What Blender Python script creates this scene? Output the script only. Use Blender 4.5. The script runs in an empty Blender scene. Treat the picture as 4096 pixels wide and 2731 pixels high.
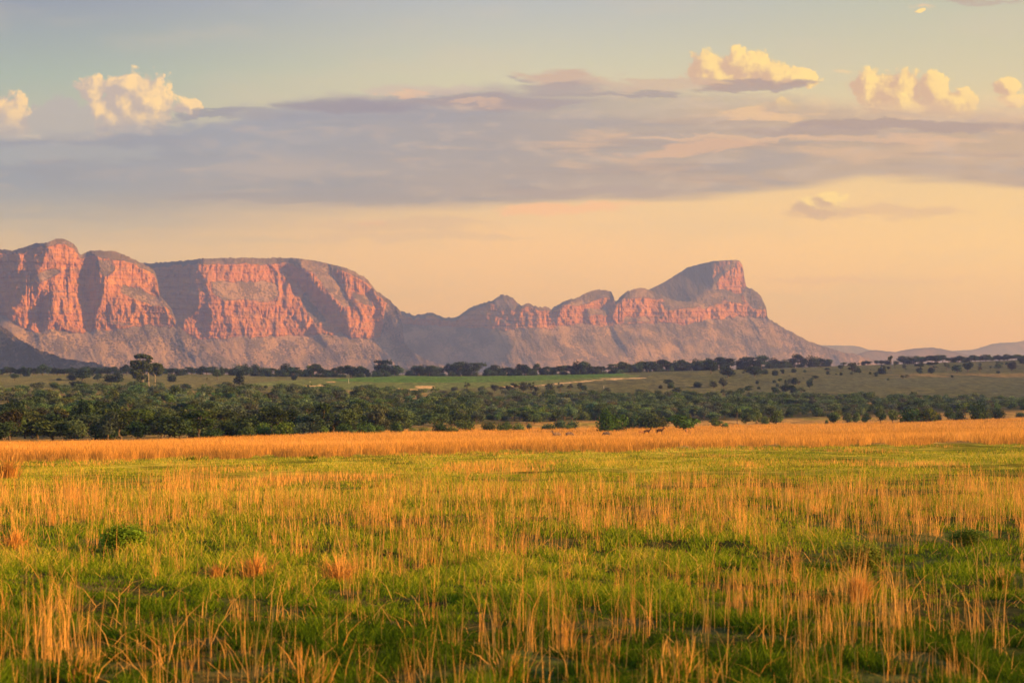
import bpy, math, random
import numpy as np
from mathutils import Vector
R_ = math.radians
F = 9671.0            # focal length of the lens in photo pixels (85 mm on a 36 mm frame)
H = 2.6               # eye height
HY = 1500.0           # row of eye level
scene = bpy.context.scene
col = scene.collection
rng = np.random.default_rng(7)
random.seed(11)
SUN_AZ, SUN_EL = R_(66), R_(11)
to_sun = Vector((math.sin(SUN_AZ)*math.cos(SUN_EL), -math.cos(SUN_AZ)*math.cos(SUN_EL), math.sin(SUN_EL)))

# ------------------------------------------------------------------ helpers
_T = np.random.default_rng(3).random((256, 256))
def vnoise(x, y, seed=0):
    x = np.asarray(x, float)+seed*17.31; y = np.asarray(y, float)+seed*9.77
    xi = np.floor(x); yi = np.floor(y); fx = x-xi; fy = y-yi
    xi = xi.astype(np.int64); yi = yi.astype(np.int64)
    fx = fx*fx*fx*(fx*(fx*6-15)+10); fy = fy*fy*fy*(fy*(fy*6-15)+10)
    t = lambda a, b: _T[a & 255, b & 255]
    return (t(xi, yi)*(1-fx)+t(xi+1, yi)*fx)*(1-fy)+(t(xi, yi+1)*(1-fx)+t(xi+1, yi+1)*fx)*fy
def fbm(x, y, oct=4, seed=0, gain=.5):
    s = 0; a = 1; n = 0
    for k in range(oct):
        s = s+a*(vnoise(x*2**k, y*2**k, seed+k*5)-.5); n += a; a *= gain
    return s/n*2      # about -1..1
def sstep(a, b, x):
    t = np.clip((x-a)/(b-a), 0, 1); return t*t*(3-2*t)
def interp(pts, x):
    p = np.array(pts, float); return np.interp(x, p[:, 0], p[:, 1])
def inpoly(poly, X, Y):
    poly = np.array(poly, float); c = np.zeros(X.shape, bool); n = len(poly)
    for i in range(n):
        x0, y0 = poly[i]; x1, y1 = poly[(i+1) % n]
        if y0 == y1: continue
        c ^= ((y0 > Y) != (y1 > Y)) & (X < (x1-x0)*(Y-y0)/(y1-y0)+x0)
    return c
def blur(a, rx, ry):
    def b1(a, r, ax):
        if r < 1: return a
        for _ in range(2):
            p = [(0, 0), (0, 0)]; p[ax] = (r+1, r)
            q = np.cumsum(np.pad(a, p, mode='edge'), axis=ax)
            n = a.shape[ax]
            hi = np.take(q, range(2*r+1, 2*r+1+n), axis=ax); lo = np.take(q, range(0, n), axis=ax)
            a = (hi-lo)/(2*r+1)
        return a
    return b1(b1(a.astype(float), rx, 1), ry, 0)
def lin(r, g, b):
    f = lambda c: (c/255/12.92 if c/255 <= .04045 else ((c/255+.055)/1.055)**2.4)
    return (f(r), f(g), f(b), 1)

def mesh_np(name, verts, faces_flat, sizes, mat=None, smooth=False, attrs=None, parent=None, link=True):
    me = bpy.data.meshes.new(name)
    verts = np.ascontiguousarray(verts, dtype=np.float32)
    me.vertices.add(len(verts)); me.vertices.foreach_set('co', verts.ravel())
    faces_flat = np.ascontiguousarray(faces_flat, dtype=np.int32).ravel()
    sizes = np.ascontiguousarray(sizes, dtype=np.int32)
    me.loops.add(len(faces_flat)); me.loops.foreach_set('vertex_index', faces_flat)
    me.polygons.add(len(sizes))
    st = np.zeros(len(sizes), np.int32); st[1:] = np.cumsum(sizes)[:-1]
    me.polygons.foreach_set('loop_start', st)
    me.update(calc_edges=True)
    me.polygons.foreach_set('use_smooth', np.full(len(sizes), smooth))
    for k, (tp, arr) in (attrs or {}).items():
        at = me.attributes.new(k, tp, 'POINT')
        at.data.foreach_set('value' if tp == 'FLOAT' else 'color', np.ascontiguousarray(arr, dtype=np.float32).ravel())
    if mat: me.materials.append(mat)
    if not link: return me
    o = bpy.data.objects.new(name, me); col.objects.link(o)
    if parent: o.parent = parent
    return o
def grid_faces(nr, nc):
    i = np.arange(nr-1)[:, None]*nc+np.arange(nc-1)[None, :]
    return np.stack([i, i+1, i+nc+1, i+nc], -1).reshape(-1, 4)
def tag(o, label=None, cat=None, group=None, kind=None):
    if label: o['label'] = label
    if cat: o['category'] = cat
    if group: o['group'] = group
    if kind: o['kind'] = kind
    return o

class NT:   # small shader-node expression builder
    def __init__(s, tree): s.t = tree; s.n = tree.nodes; s.l = tree.links
    def put(s, sock, v):
        if v is None: return
        if isinstance(v, E): s.l.new(v.s, sock)
        elif isinstance(v, bpy.types.NodeSocket): s.l.new(v, sock)
        else: sock.default_value = v
    def m(s, op, a, b=None, c=None, clamp=False):
        n = s.n.new('ShaderNodeMath'); n.operation = op; n.use_clamp = clamp
        for k, v in enumerate((a, b, c)): s.put(n.inputs[k], v)
        return E(s, n.outputs[0])
    def ss(s, v, a, b, lo=0., hi=1.):
        n = s.n.new('ShaderNodeMapRange'); n.interpolation_type = 'SMOOTHSTEP'
        for k, q in enumerate((v, a, b, lo, hi)): s.put(n.inputs[k], q)
        return E(s, n.outputs[0])
    dims = '3D'
    def noise(s, vec, scale=1., detail=4., rough=.5, dist=0., out=0):
        n = s.n.new('ShaderNodeTexNoise'); n.noise_dimensions = s.dims; s.put(n.inputs['Vector'], vec)
        n.inputs['Scale'].default_value = scale; n.inputs['Detail'].default_value = detail
        n.inputs['Roughness'].default_value = rough; n.inputs['Distortion'].default_value = dist
        return E(s, n.outputs[out])
    def vor(s, vec, scale=1., feat='F1', out='Distance'):
        n = s.n.new('ShaderNodeTexVoronoi'); n.feature = feat; n.voronoi_dimensions = s.dims; s.put(n.inputs['Vector'], vec)
        n.inputs['Scale'].default_value = scale
        return E(s, n.outputs[out])
    def xyz(s, x, y, z=0.):
        n = s.n.new('ShaderNodeCombineXYZ')
        for k, q in enumerate((x, y, z)): s.put(n.inputs[k], q)
        return E(s, n.outputs[0])
    def sep(s, v):
        n = s.n.new('ShaderNodeSeparateXYZ'); s.put(n.inputs[0], v)
        return [E(s, o) for o in n.outputs]
    def mix(s, f, a, b, bt='MIX'):
        n = s.n.new('ShaderNodeMix'); n.data_type = 'RGBA'; n.blend_type = bt; n.clamp_factor = True
        s.put(n.inputs[0], f); s.put(n.inputs[6], a); s.put(n.inputs[7], b)
        return E(s, n.outputs[2])
    def ramp(s, v, stops, interp='LINEAR'):
        n = s.n.new('ShaderNodeValToRGB'); cr = n.color_ramp; cr.interpolation = interp
        while len(cr.elements) < len(stops): cr.elements.new(.5)
        for e, (p, c) in zip(cr.elements, stops):
            e.position = p; e.color = c if hasattr(c, '__len__') else (c, c, c, 1)
        s.put(n.inputs[0], v)
        return E(s, n.outputs[0])
    def attr(s, name, out='Fac', kind='GEOMETRY'):
        n = s.n.new('ShaderNodeAttribute'); n.attribute_name = name; n.attribute_type = kind
        return E(s, n.outputs[out])
class E:
    def __init__(s, nt, sock): s.nt = nt; s.s = sock
    def __add__(s, o): return s.nt.m('ADD', s, o)
    __radd__ = __add__
    def __mul__(s, o): return s.nt.m('MULTIPLY', s, o)
    __rmul__ = __mul__
    def __sub__(s, o): return s.nt.m('SUBTRACT', s, o)
    def __rsub__(s, o): return s.nt.m('SUBTRACT', o, s)
    def __truediv__(s, o): return s.nt.m('DIVIDE', s, o)
    def max(s, o): return s.nt.m('MAXIMUM', s, o)
    def min(s, o): return s.nt.m('MINIMUM', s, o)
def new_mat(name):
    m = bpy.data.materials.new(name); m.use_nodes = True; m.node_tree.nodes.clear()
    return m, NT(m.node_tree)
def finish(nt, bsdf):
    o = nt.n.new('ShaderNodeOutputMaterial'); nt.l.new(bsdf, o.inputs['Surface'])
def diffuse(nt, colr, normal=None, rough=.8):
    n = nt.n.new('ShaderNodeBsdfDiffuse'); nt.put(n.inputs['Color'], colr); nt.put(n.inputs['Normal'], normal)
    n.inputs['Roughness'].default_value = rough
    return n.outputs[0]
def bump(nt, h, dist, strength=1.):
    n = nt.n.new('ShaderNodeBump'); nt.put(n.inputs['Height'], h)
    n.inputs['Distance'].default_value = dist; n.inputs['Strength'].default_value = strength
    return n.outputs[0]
def leafy(nt, colr, trans=.3):
    d = diffuse(nt, colr); t = nt.n.new('ShaderNodeBsdfTranslucent'); nt.put(t.inputs['Color'], colr)
    mx = nt.n.new('ShaderNodeMixShader'); mx.inputs[0].default_value = trans
    nt.l.new(d, mx.inputs[1]); nt.l.new(t.outputs[0], mx.inputs[2])
    return mx.outputs[0]

# ------------------------------------------------------------------ terrain
PXS = [-2200, 0, 1400, 2000, 2800, 4096, 6300]
PROF = {
 0:    [(20,2731),(28,2400),(44,2120),(58,2010),(80,1940),(120,1875),(165,1838),(250,1800),(400,1784),(500,1748),(700,1700),(1000,1622),(1300,1562),(1600,1533),(2000,1503),(2600,1493),(6000,1498),(40000,1500)],
 1400: [(20,2731),(28,2400),(44,2120),(58,2005),(80,1935),(120,1868),(180,1825),(270,1790),(420,1762),(560,1738),(800,1690),(1000,1638),(1300,1580),(1600,1545),(2000,1512),(2600,1500),(6000,1498),(40000,1500)],
 2000: [(20,2731),(28,2400),(44,2120),(58,2000),(80,1930),(120,1858),(190,1808),(300,1778),(420,1762),(600,1745),(850,1712),(1000,1688),(1300,1620),(1600,1560),(2000,1515),(2500,1500),(6000,1499),(40000,1500)],
 2800: [(20,2731),(28,2400),(44,2120),(58,1995),(80,1920),(120,1842),(200,1788),(330,1765),(500,1745),(700,1728),(950,1708),(1150,1678),(1400,1610),(1700,1560),(2100,1500),(2600,1478),(3200,1484),(6000,1499),(40000,1500)],
 4096: [(20,2731),(28,2400),(44,2120),(58,1990),(80,1905),(120,1828),(200,1768),(340,1735),(560,1708),(800,1690),(1050,1668),(1300,1640),(1600,1590),(2000,1530),(2500,1478),(3000,1440),(3600,1456),(6000,1497),(40000,1500)],
}
PROF[-2200] = PROF[0]; PROF[6300] = PROF[4096]
def yproj(px, d):
    """row of the photo on which ground at depth d lies, along column px"""
    px = np.clip(np.asarray(px, float), PXS[0], PXS[-1]); d = np.asarray(d, float)
    ld = np.log(np.maximum(d, 1.))
    cols = [np.interp(ld, [math.log(a) for a, b in PROF[p]], [b for a, b in PROF[p]]) for p in PXS]
    out = np.zeros(np.broadcast(px, d).shape)
    for i in range(len(PXS)-1):
        m = (px >= PXS[i]) & (px <= PXS[i+1])
        t = (px-PXS[i])/(PXS[i+1]-PXS[i])
        out = np.where(m, cols[i]*(1-t)+cols[i+1]*t, out)
    return np.where(d < 20, HY+(out-HY)*20/np.maximum(d, .5), out)
def gz(x, y):
    """terrain height"""
    x = np.asarray(x, float); y = np.asarray(y, float)
    r = np.hypot(x, y)
    d = np.where(y > r*.95, y, r*.95); d = np.maximum(d, .01)
    px = 2048+F*np.where(y > r*.95, x/np.maximum(y, .01), np.sign(x)*.33)
    w = sstep(16, 21, d)
    z = H-(yproj(px, np.maximum(d, 20))-HY)/F*np.maximum(d, 20)
    z = z*w+(1-w)*0.0
    z = z+fbm(x/2.3, y/2.6, 3, 2)*.085*sstep(0, 20, d)*sstep(1500, 200, d)+fbm(x/45, y/45, 3, 4)*np.clip((d-150)/900, 0, 1)*.8
    return z
def find(px, y, dmin=19., dmax=3600.):
    """ground point seen at photo pixel (px, y)"""
    ds = np.exp(np.linspace(math.log(dmin), math.log(dmax), 900))
    yy = yproj(px, ds)
    k = np.argmax(yy <= y) if (yy <= y).any() else int(np.argmin(yy))
    d = ds[k]; x = (px-2048)/F*d
    return float(x), float(d), float(gz(x, d))

def build_terrain():
    a = np.concatenate([np.linspace(-math.pi, -.34, 60)[:-1], np.arctan(np.linspace(-.354, .354, 640)), np.linspace(.34, math.pi, 60)[1:]])
    ds = np.concatenate([[.0, 4, 8, 12, 15, 17], np.exp(np.linspace(math.log(18), math.log(4000), 520)), np.exp(np.linspace(math.log(4300), math.log(42000), 30))])
    A, D = np.meshgrid(a, ds)
    c = np.maximum(np.cos(A), .9425)
    Rr = D/c
    X = Rr*np.sin(A); Y = Rr*np.cos(A); Z = gz(X, Y)
    px = np.clip(2048+F*X/np.maximum(Y, .01), -1200, 5300); px = np.where(Y > 0, px, 5300)
    yp = yproj(px, D)
    wob = fbm(X/60, Y/200, 3, 9)*14
    def c3(r, g, b): return np.array([r, g, b])
    C = np.zeros(X.shape+(3,))
    green = c3(.075, .125, .016); yel = c3(.50, .40, .055); dry = c3(.42, .27, .09); dark = c3(.035, .052, .012); soil = c3(.12, .085, .05)
    n1 = fbm(X/2.2, Y/3.5, 4, 11); n2 = fbm(X/9, Y/16, 4, 12); n3 = fbm(X/40, Y/120, 4, 13)
    def put(mask, colr):
        nonlocal C
        C = C*(1-mask[..., None])+np.asarray(colr)*mask[..., None]
    C[:] = green
    put(sstep(-.15, .5, n1+.5*n2)*.55, yel)
    put(sstep(.1, .6, n2)*.5, dark)
    # short pasture, yellower with distance
    put(sstep(60, 110, D)*(.45+.3*np.clip(n2+n1*.5, -1, 1)), yel*1.05)
    put(sstep(70, 130, D)*sstep(.15, .55, fbm(X/3, Y/30, 3, 21))*.6, green*.8)
    put(sstep(110, 50, D)*np.clip(.78+.35*n1, 0, 1), c3(.05, .05, .022))
    # tall straw strip
    edge = np.interp(px, [0, 1400, 2000, 2800, 4096], [165, 200, 200, 190, 195])
    put(sstep(edge*.95, edge*1.1, D), dry*.8)
    far = np.interp(px, [0, 700, 1400, 2000, 2800, 3600, 4096], [420, 430, 560, 940, 1100, 1160, 1220])
    put(sstep(.2, .5, fbm(X/30, Y/60, 3, 23))*sstep(edge*1.3, edge*1.5, D)*.5, green*1.3)
    # bush floor
    put(sstep(far*.97, far*1.06, D), c3(.085, .085, .04)*(1+.4*n3[..., None])*1.0)
    put(sstep(.0, .35, n3)*sstep(far*1.0, far*1.1, D)*.7, c3(.24, .19, .09))
    # far plain
    far2 = np.interp(px, [0, 1400, 2000, 2800, 3400, 4096], [1330, 1450, 1480, 1480, 1500, 1560])
    s = sstep(far2*.96, far2*1.05, D)
    put(s, c3(.105, .112, .055))
    pn = fbm(X/50, Y/150, 4, 31)
    put(s*sstep(-.1, .4, pn)*.6, c3(.070, .088, .040))
    put(s*sstep(-.05, .25, fbm(X/7, Y/25, 3, 33))*.65*sstep(1200, 2600, px), c3(.055, .066, .042))
    put(s*sstep(2700, 3300, px)*sstep(1495, 1520, yp+wob*.3)*sstep(1620, 1575, yp)*sstep(-.35, .15, fbm(X/25, Y/60, 4, 35))*.75, c3(.085, .10, .065))
    put(s*sstep(3500, 3650, px)*sstep(1490, 1496, yp)*sstep(1512, 1504, yp)*.55*sstep(-.3, .3, fbm(X/20, Y/40, 4, 41)), c3(.27, .19, .09))
    # green crop field
    crop = [(980,1540),(1120,1522),(1300,1512),(1460,1508),(1700,1506),(2100,1503),(2350,1498),(2480,1494),(2560,1500),(2555,1509),(2350,1520),(2140,1541),(1900,1551),(1650,1558),(1450,1561),(1250,1555)]
    m = inpoly(crop, px, yp+wob*.12).astype(float)*(D > 1000)*s
    put(m, c3(.10, .135, .05))
    m2 = inpoly([(1300,1521),(1460,1507),(1700,1505),(2100,1502),(2350,1497),(2480,1493),(2520,1500),(2350,1512),(2100,1524),(1800,1531),(1500,1529)], px, yp+wob*.1).astype(float)*s*(D > 1000)
    put(m2*(.75+.25*pn), c3(.055, .135, .026))
    # bare sandy tracks round the field
    ln = np.interp(px, [1950, 2140, 2350, 2560], [1551, 1543, 1524, 1510])
    put(s*(np.abs(yp-ln-fbm(X/20, Y/20, 2, 3)*1.5) < 1.5)*(px > 1980)*(px < 2580)*(D > 1000)*.85, c3(.55, .42, .28))
    for cx, cy, w, h in ((1262,1541,55,3.5),(1325,1526,22,2),(1700,1548,35,5),(1600,1557,70,3),(2030,1548,60,2.5),(2480,1513,80,2)):
        q = ((px-cx)/w)**2+((yp-cy)/h)**2+fbm(X/6, Y/20, 2, 5)*.6
        put(s*(q < 1)*.8*(D > 1000), c3(.50, .36, .22))
    nr, nc = X.shape
    V = np.stack([X, Y, Z], -1).reshape(-1, 3)
    fc = grid_faces(nr, nc)[:, ::-1]
    C4 = np.concatenate([C, np.ones(C.shape[:2]+(1,))], -1)
    mt, nt = new_mat('ground_earth_and_turf')
    geo = nt.n.new('ShaderNodeNewGeometry'); P = E(nt, geo.outputs['Position'])
    c = nt.attr('Col', 'Color')
    a1 = nt.noise(P, 1.1, 5, .65); a2 = nt.noise(P, .13, 5, .6); a3 = nt.noise(P, 9., 3, .6)
    x, y, z = nt.sep(P)
    st = nt.noise(nt.xyz(x*.9, y*.12, z), .35, 4, .6)
    f = nt.ss(a1, .3, .7, .6, 1.45)*nt.ss(a2, .3, .7, .75, 1.3)*nt.ss(a3, .3, .7, .8, 1.2)*nt.ss(st, .35, .65, .75, 1.25)
    cc = nt.mix(1., c, nt.xyz(f, f, f), 'MULTIPLY')
    b = bump(nt, a1*.6+a3*.25+a2*1.5, .25, .8)
    finish(nt, diffuse(nt, cc, b))
    o = mesh_np('ground', V, fc, np.full(len(fc), 4), mt, True, {'Col': ('FLOAT_COLOR', C4)})
    return tag(o, kind='structure')
# ------------------------------------------------------------------ mountains
def zc(k, pts):
    x0 = {1: 0, 2: 1000, 3: 2000, 4: 3000}[k]
    return [(x0+a*.4719, 900+b*.4719) for a, b in pts]
def poisson(gx, gy, dx):
    """surface whose gradients come closest to gx, gy (even mirror, FFT)"""
    h, w = gx.shape
    div = np.zeros((h, w))
    div[:, 1:-1] += (gx[:, 1:-1]-gx[:, :-2]); div[:, 0] += gx[:, 0]; div[:, -1] -= gx[:, -2]
    div[1:-1] += (gy[1:-1]-gy[:-2]); div[0] += gy[0]; div[-1] -= gy[-2]
    div *= dx
    m = np.block([[div, div[:, ::-1]], [div[::-1], div[::-1, ::-1]]])
    Fm = np.fft.rfft2(m)
    kx = np.fft.rfftfreq(2*w)*2*np.pi; ky = np.fft.fftfreq(2*h)*2*np.pi
    den = (2*np.cos(kx)[None, :]-2)+(2*np.cos(ky)[:, None]-2); den[0, 0] = 1
    Fm /= den; Fm[0, 0] = 0
    return np.fft.irfft2(Fm, m.shape)[:h, :w]

mt_rock, nt = new_mat('sandstone_and_bushveld_slope')
def rock_material(nt):
    geo = nt.n.new('ShaderNodeNewGeometry'); P = E(nt, geo.outputs['Position'])
    x, y, z = nt.sep(P)
    rock = nt.attr('rock'); bush = nt.attr('bush')
    strata = nt.noise(nt.xyz(x*.0015, y*.0015, z*.045), 1., 5, .65, .3)
    streak = nt.noise(nt.xyz(x*.03, y*.03, z*.006), 1., 4, .6)
    blot = nt.noise(P, .012, 5, .62)
    rc = nt.mix(nt.ss(strata, .3, .7), (.37, .155, .035, 1), (.50, .24, .055, 1))
    rc = nt.mix(nt.ss(streak, .52, .72, 0., .65), rc, (.15, .10, .07, 1))
    rc = nt.mix(nt.ss(blot, .56, .74, 0., .55), rc, (.66, .34, .09, 1))
    small = nt.noise(P, .055, 4, .7)
    rc = nt.mix(nt.ss(small, .50, .60, 0., .4), rc, (.15, .11, .07, 1))
    ledge = nt.noise(nt.xyz(x*.006, y*.006, z*.03), 1., 5, .7, .5)
    rc = nt.mix(nt.ss(ledge, .54, .66, 0., .5), rc, (.14, .115, .065, 1))
    # bushveld slope: dry grass and soil dotted with bushes
    run = nt.noise(nt.xyz(x*.006+z*.004, y*.003, z*.009), 1., 5, .62)
    soil = nt.mix(nt.ss(run, .38, .62), (.20, .155, .115, 1), (.36, .24, .155, 1))
    dots = nt.vor(P, .085); dens = nt.noise(nt.xyz(x*.011+z*.006, y*.005, z*.012), 1., 5, .65)
    dm = nt.ss(dots-nt.ss(dens, .32, .66, .05, .8), .06, -.06)
    vg = nt.mix(nt.noise(P, .02, 3, .6), (.070, .066, .042, 1), (.15, .115, .065, 1))
    veg = nt.mix(dm*.75, soil, vg)
    veg = nt.mix(nt.ss(dens, .56, .72, 0., .6), veg, vg)
    veg = nt.mix(bush, veg, vg)
    rf = nt.ss(rock*.9+.05+(nt.noise(P, .022, 6, .72)-.5)*1.5, .38, .60)
    c = nt.mix(rf, veg, rc)
    hb = nt.mix(rf, dm*.45+small*.5, strata*1.3+streak*.5+small*1.3)
    b = bump(nt, hb, 5.5, 1.)
    finish(nt, diffuse(nt, c, b))
rock_material(nt)

STEP = 2.0
def mountain(name, D0, sil, base_line, shade=(), half=(), bench=(), lit=(), bushp=(), x0=None, x1=None, cap=26, rock_on=True, talus=1.5, cliff=.3,
             yb=1545, rough=1., back=900, seed=0, nrow=250, gx0=.22, capg=2.2, sstr=-1.35, bush_all=0., jag=3.2, step=STEP, topdrop=.02):
    ppm = D0/F                         # metres per photo pixel
    sil = np.array(sil, float)
    x0 = sil[0, 0] if x0 is None else x0; x1 = sil[-1, 0] if x1 is None else x1
    xs = np.arange(x0, x1+step, step); ytop0 = sil[:, 1].min()-20
    ys = np.arange(ytop0, yb+4, step)
    PX, PY = np.meshgrid(xs, ys)
    top = np.interp(xs, sil[:, 0], sil[:, 1])
    top = top+fbm(xs/9, xs*0+seed, 4, seed+1)*jag-np.maximum(0, fbm(xs/6, xs*0+3, 2, seed+2))*jag*1.7
    topy = top[None, :]
    wx = fbm(PX/22, PY/22, 4, seed+3); wy = fbm(PX/22, PY/22, 4, seed+4)
    QX = PX+wx*9; QY = PY+wy*9
    cb = np.interp(QX, *np.array(base_line, float).T) if base_line is not None else np.full(PX.shape, ytop0-50.)
    above = sstep(cb+3, cb-3, QY)
    capm = sstep(topy+cap, topy+cap*.55, PY+wy*8)
    bm = np.zeros(PX.shape)
    for p in bench: bm = np.maximum(bm, blur(inpoly(p, QX, QY), 2, 2))
    rock = above*(1-capm*.8)*(1-bm*.8)*(1. if rock_on else 0.)
    rock = blur(rock, 1, 1)
    gz_ = talus+(cliff-talus)*rock     # dR/dz
    gz_ = gz_+capm*(capg-gz_)*.8
    gx = np.full(PX.shape, gx0)+fbm(PX/60, PY/90, 3, seed+7)*.5
    sh = np.zeros(PX.shape)
    for p in shade: sh = np.maximum(sh, blur(inpoly(p, PX+wx*5, PY+wy*4), 2, 2))
    hf = np.zeros(PX.shape)
    for p in half: hf = np.maximum(hf, blur(inpoly(p, PX+wx*8, PY+wy*6), 6, 5))
    lt = np.zeros(PX.shape)
    for p in lit: lt = np.maximum(lt, blur(inpoly(p, PX+wx*4, PY+wy*4), 3, 3))
    gx = gx*(1-hf)+hf*(-.55)
    gx = gx*(1-sh)+sh*(sstr*1.2+fbm(PX/14, PY/25, 3, seed+8)*.35)
    gx = gx*(1-lt)+lt*.75
    gyr = -gz_*ppm*step                # per row down R decreases
    Rf = poisson(gx*ppm*step, gyr, 1.)
    # rock relief
    XM, ZM = PX*ppm, -PY*ppm
    butt = 1-np.abs(fbm(XM/60+fbm(XM/80, ZM/80, 2, seed)*.5, ZM/260, 3, seed+10))*2
    saw = ((ZM+fbm(XM/220, ZM/90, 2, seed+5)*22)/26) % 1.0
    wv = fbm(XM/70, ZM/60, 3, seed+12)
    blk = vnoise(np.floor(XM/34+wv*2.2)*.73, np.floor(ZM/38+wv*1.6+.5*np.floor(XM/34+wv*2.2))*.91, seed+13)
    rel = -butt*10+fbm(XM/24, ZM/38, 5, seed+11, .65)*15+saw*5+blur(blk, 1, 1)*5
    crk = np.exp(-(fbm(XM/45, ZM/420, 2, seed+14)/.045)**2)
    rel = rel+crk*12*sstep(-.1, .3, fbm(XM/150, ZM/60, 2, seed+19))
    tal = fbm(XM/70+ZM/150, ZM/190, 4, seed+15)*17+fbm(XM/16, ZM/16, 4, seed+16, .65)*3.2
    Rf = Rf+rough*(rock*rel+(1-rock)*tal)
    # rows
    t = np.linspace(0, 1, nrow)[:, None]
    YY = yb+(top[None, :]-yb)*t
    fi = (YY-ys[0])/step; i0 = np.clip(fi.astype(int), 0, len(ys)-2); fr = np.clip(fi-i0, 0, 1)
    J = np.arange(len(xs))[None, :]
    samp = lambda A: A[i0, J]*(1-fr)+A[i0+1, J]*fr
    Rr = samp(Rf); base0 = Rr[:int(nrow*.12)].mean()
    D = D0+Rr-base0
    X = (xs[None, :]-2048)/F*D; Z = H+(HY-YY)/F*D; Y = D
    rk = samp(rock)
    bp = np.zeros(PX.shape)+bush_all
    for p in bushp: bp = np.maximum(bp, blur(inpoly(p, QX, QY), 5, 5))
    bs = samp(np.clip(bp+capm*.55, 0, 1))
    # the mountain goes on behind its skyline
    Xl, Yl, Zl, rl, bl = [X], [Y], [Z], [rk], [bs]
    for k, (dy, dz) in enumerate([(.12, topdrop), (.35, .05), (.7, .16), (1., .35), (1.6, .7), (2.3, 1.02)]):
        q = (Y[-1:]+back*dy)/Y[-1:]
        Xl.append(X[-1:]*q); Yl.append(Y[-1:]+back*dy); zt = Z[-1:]-(Z[-1:]+40)*dz
        Zl.append(zt); rl.append(rk[-1:]*0); bl.append(bs[-1:])
    X, Y, Z, rk, bs = [np.concatenate(a, 0) for a in (Xl, Yl, Zl, rl, bl)]
    nr, nc = X.shape
    fc = grid_faces(nr, nc)
    o = mesh_np(name, np.stack([X, Y, Z], -1).reshape(-1, 3), fc, np.full(len(fc), 4), mt_rock, True,
                {'rock': ('FLOAT', rk), 'bush': ('FLOAT', bs)})
    return tag(o, kind='structure')

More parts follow.
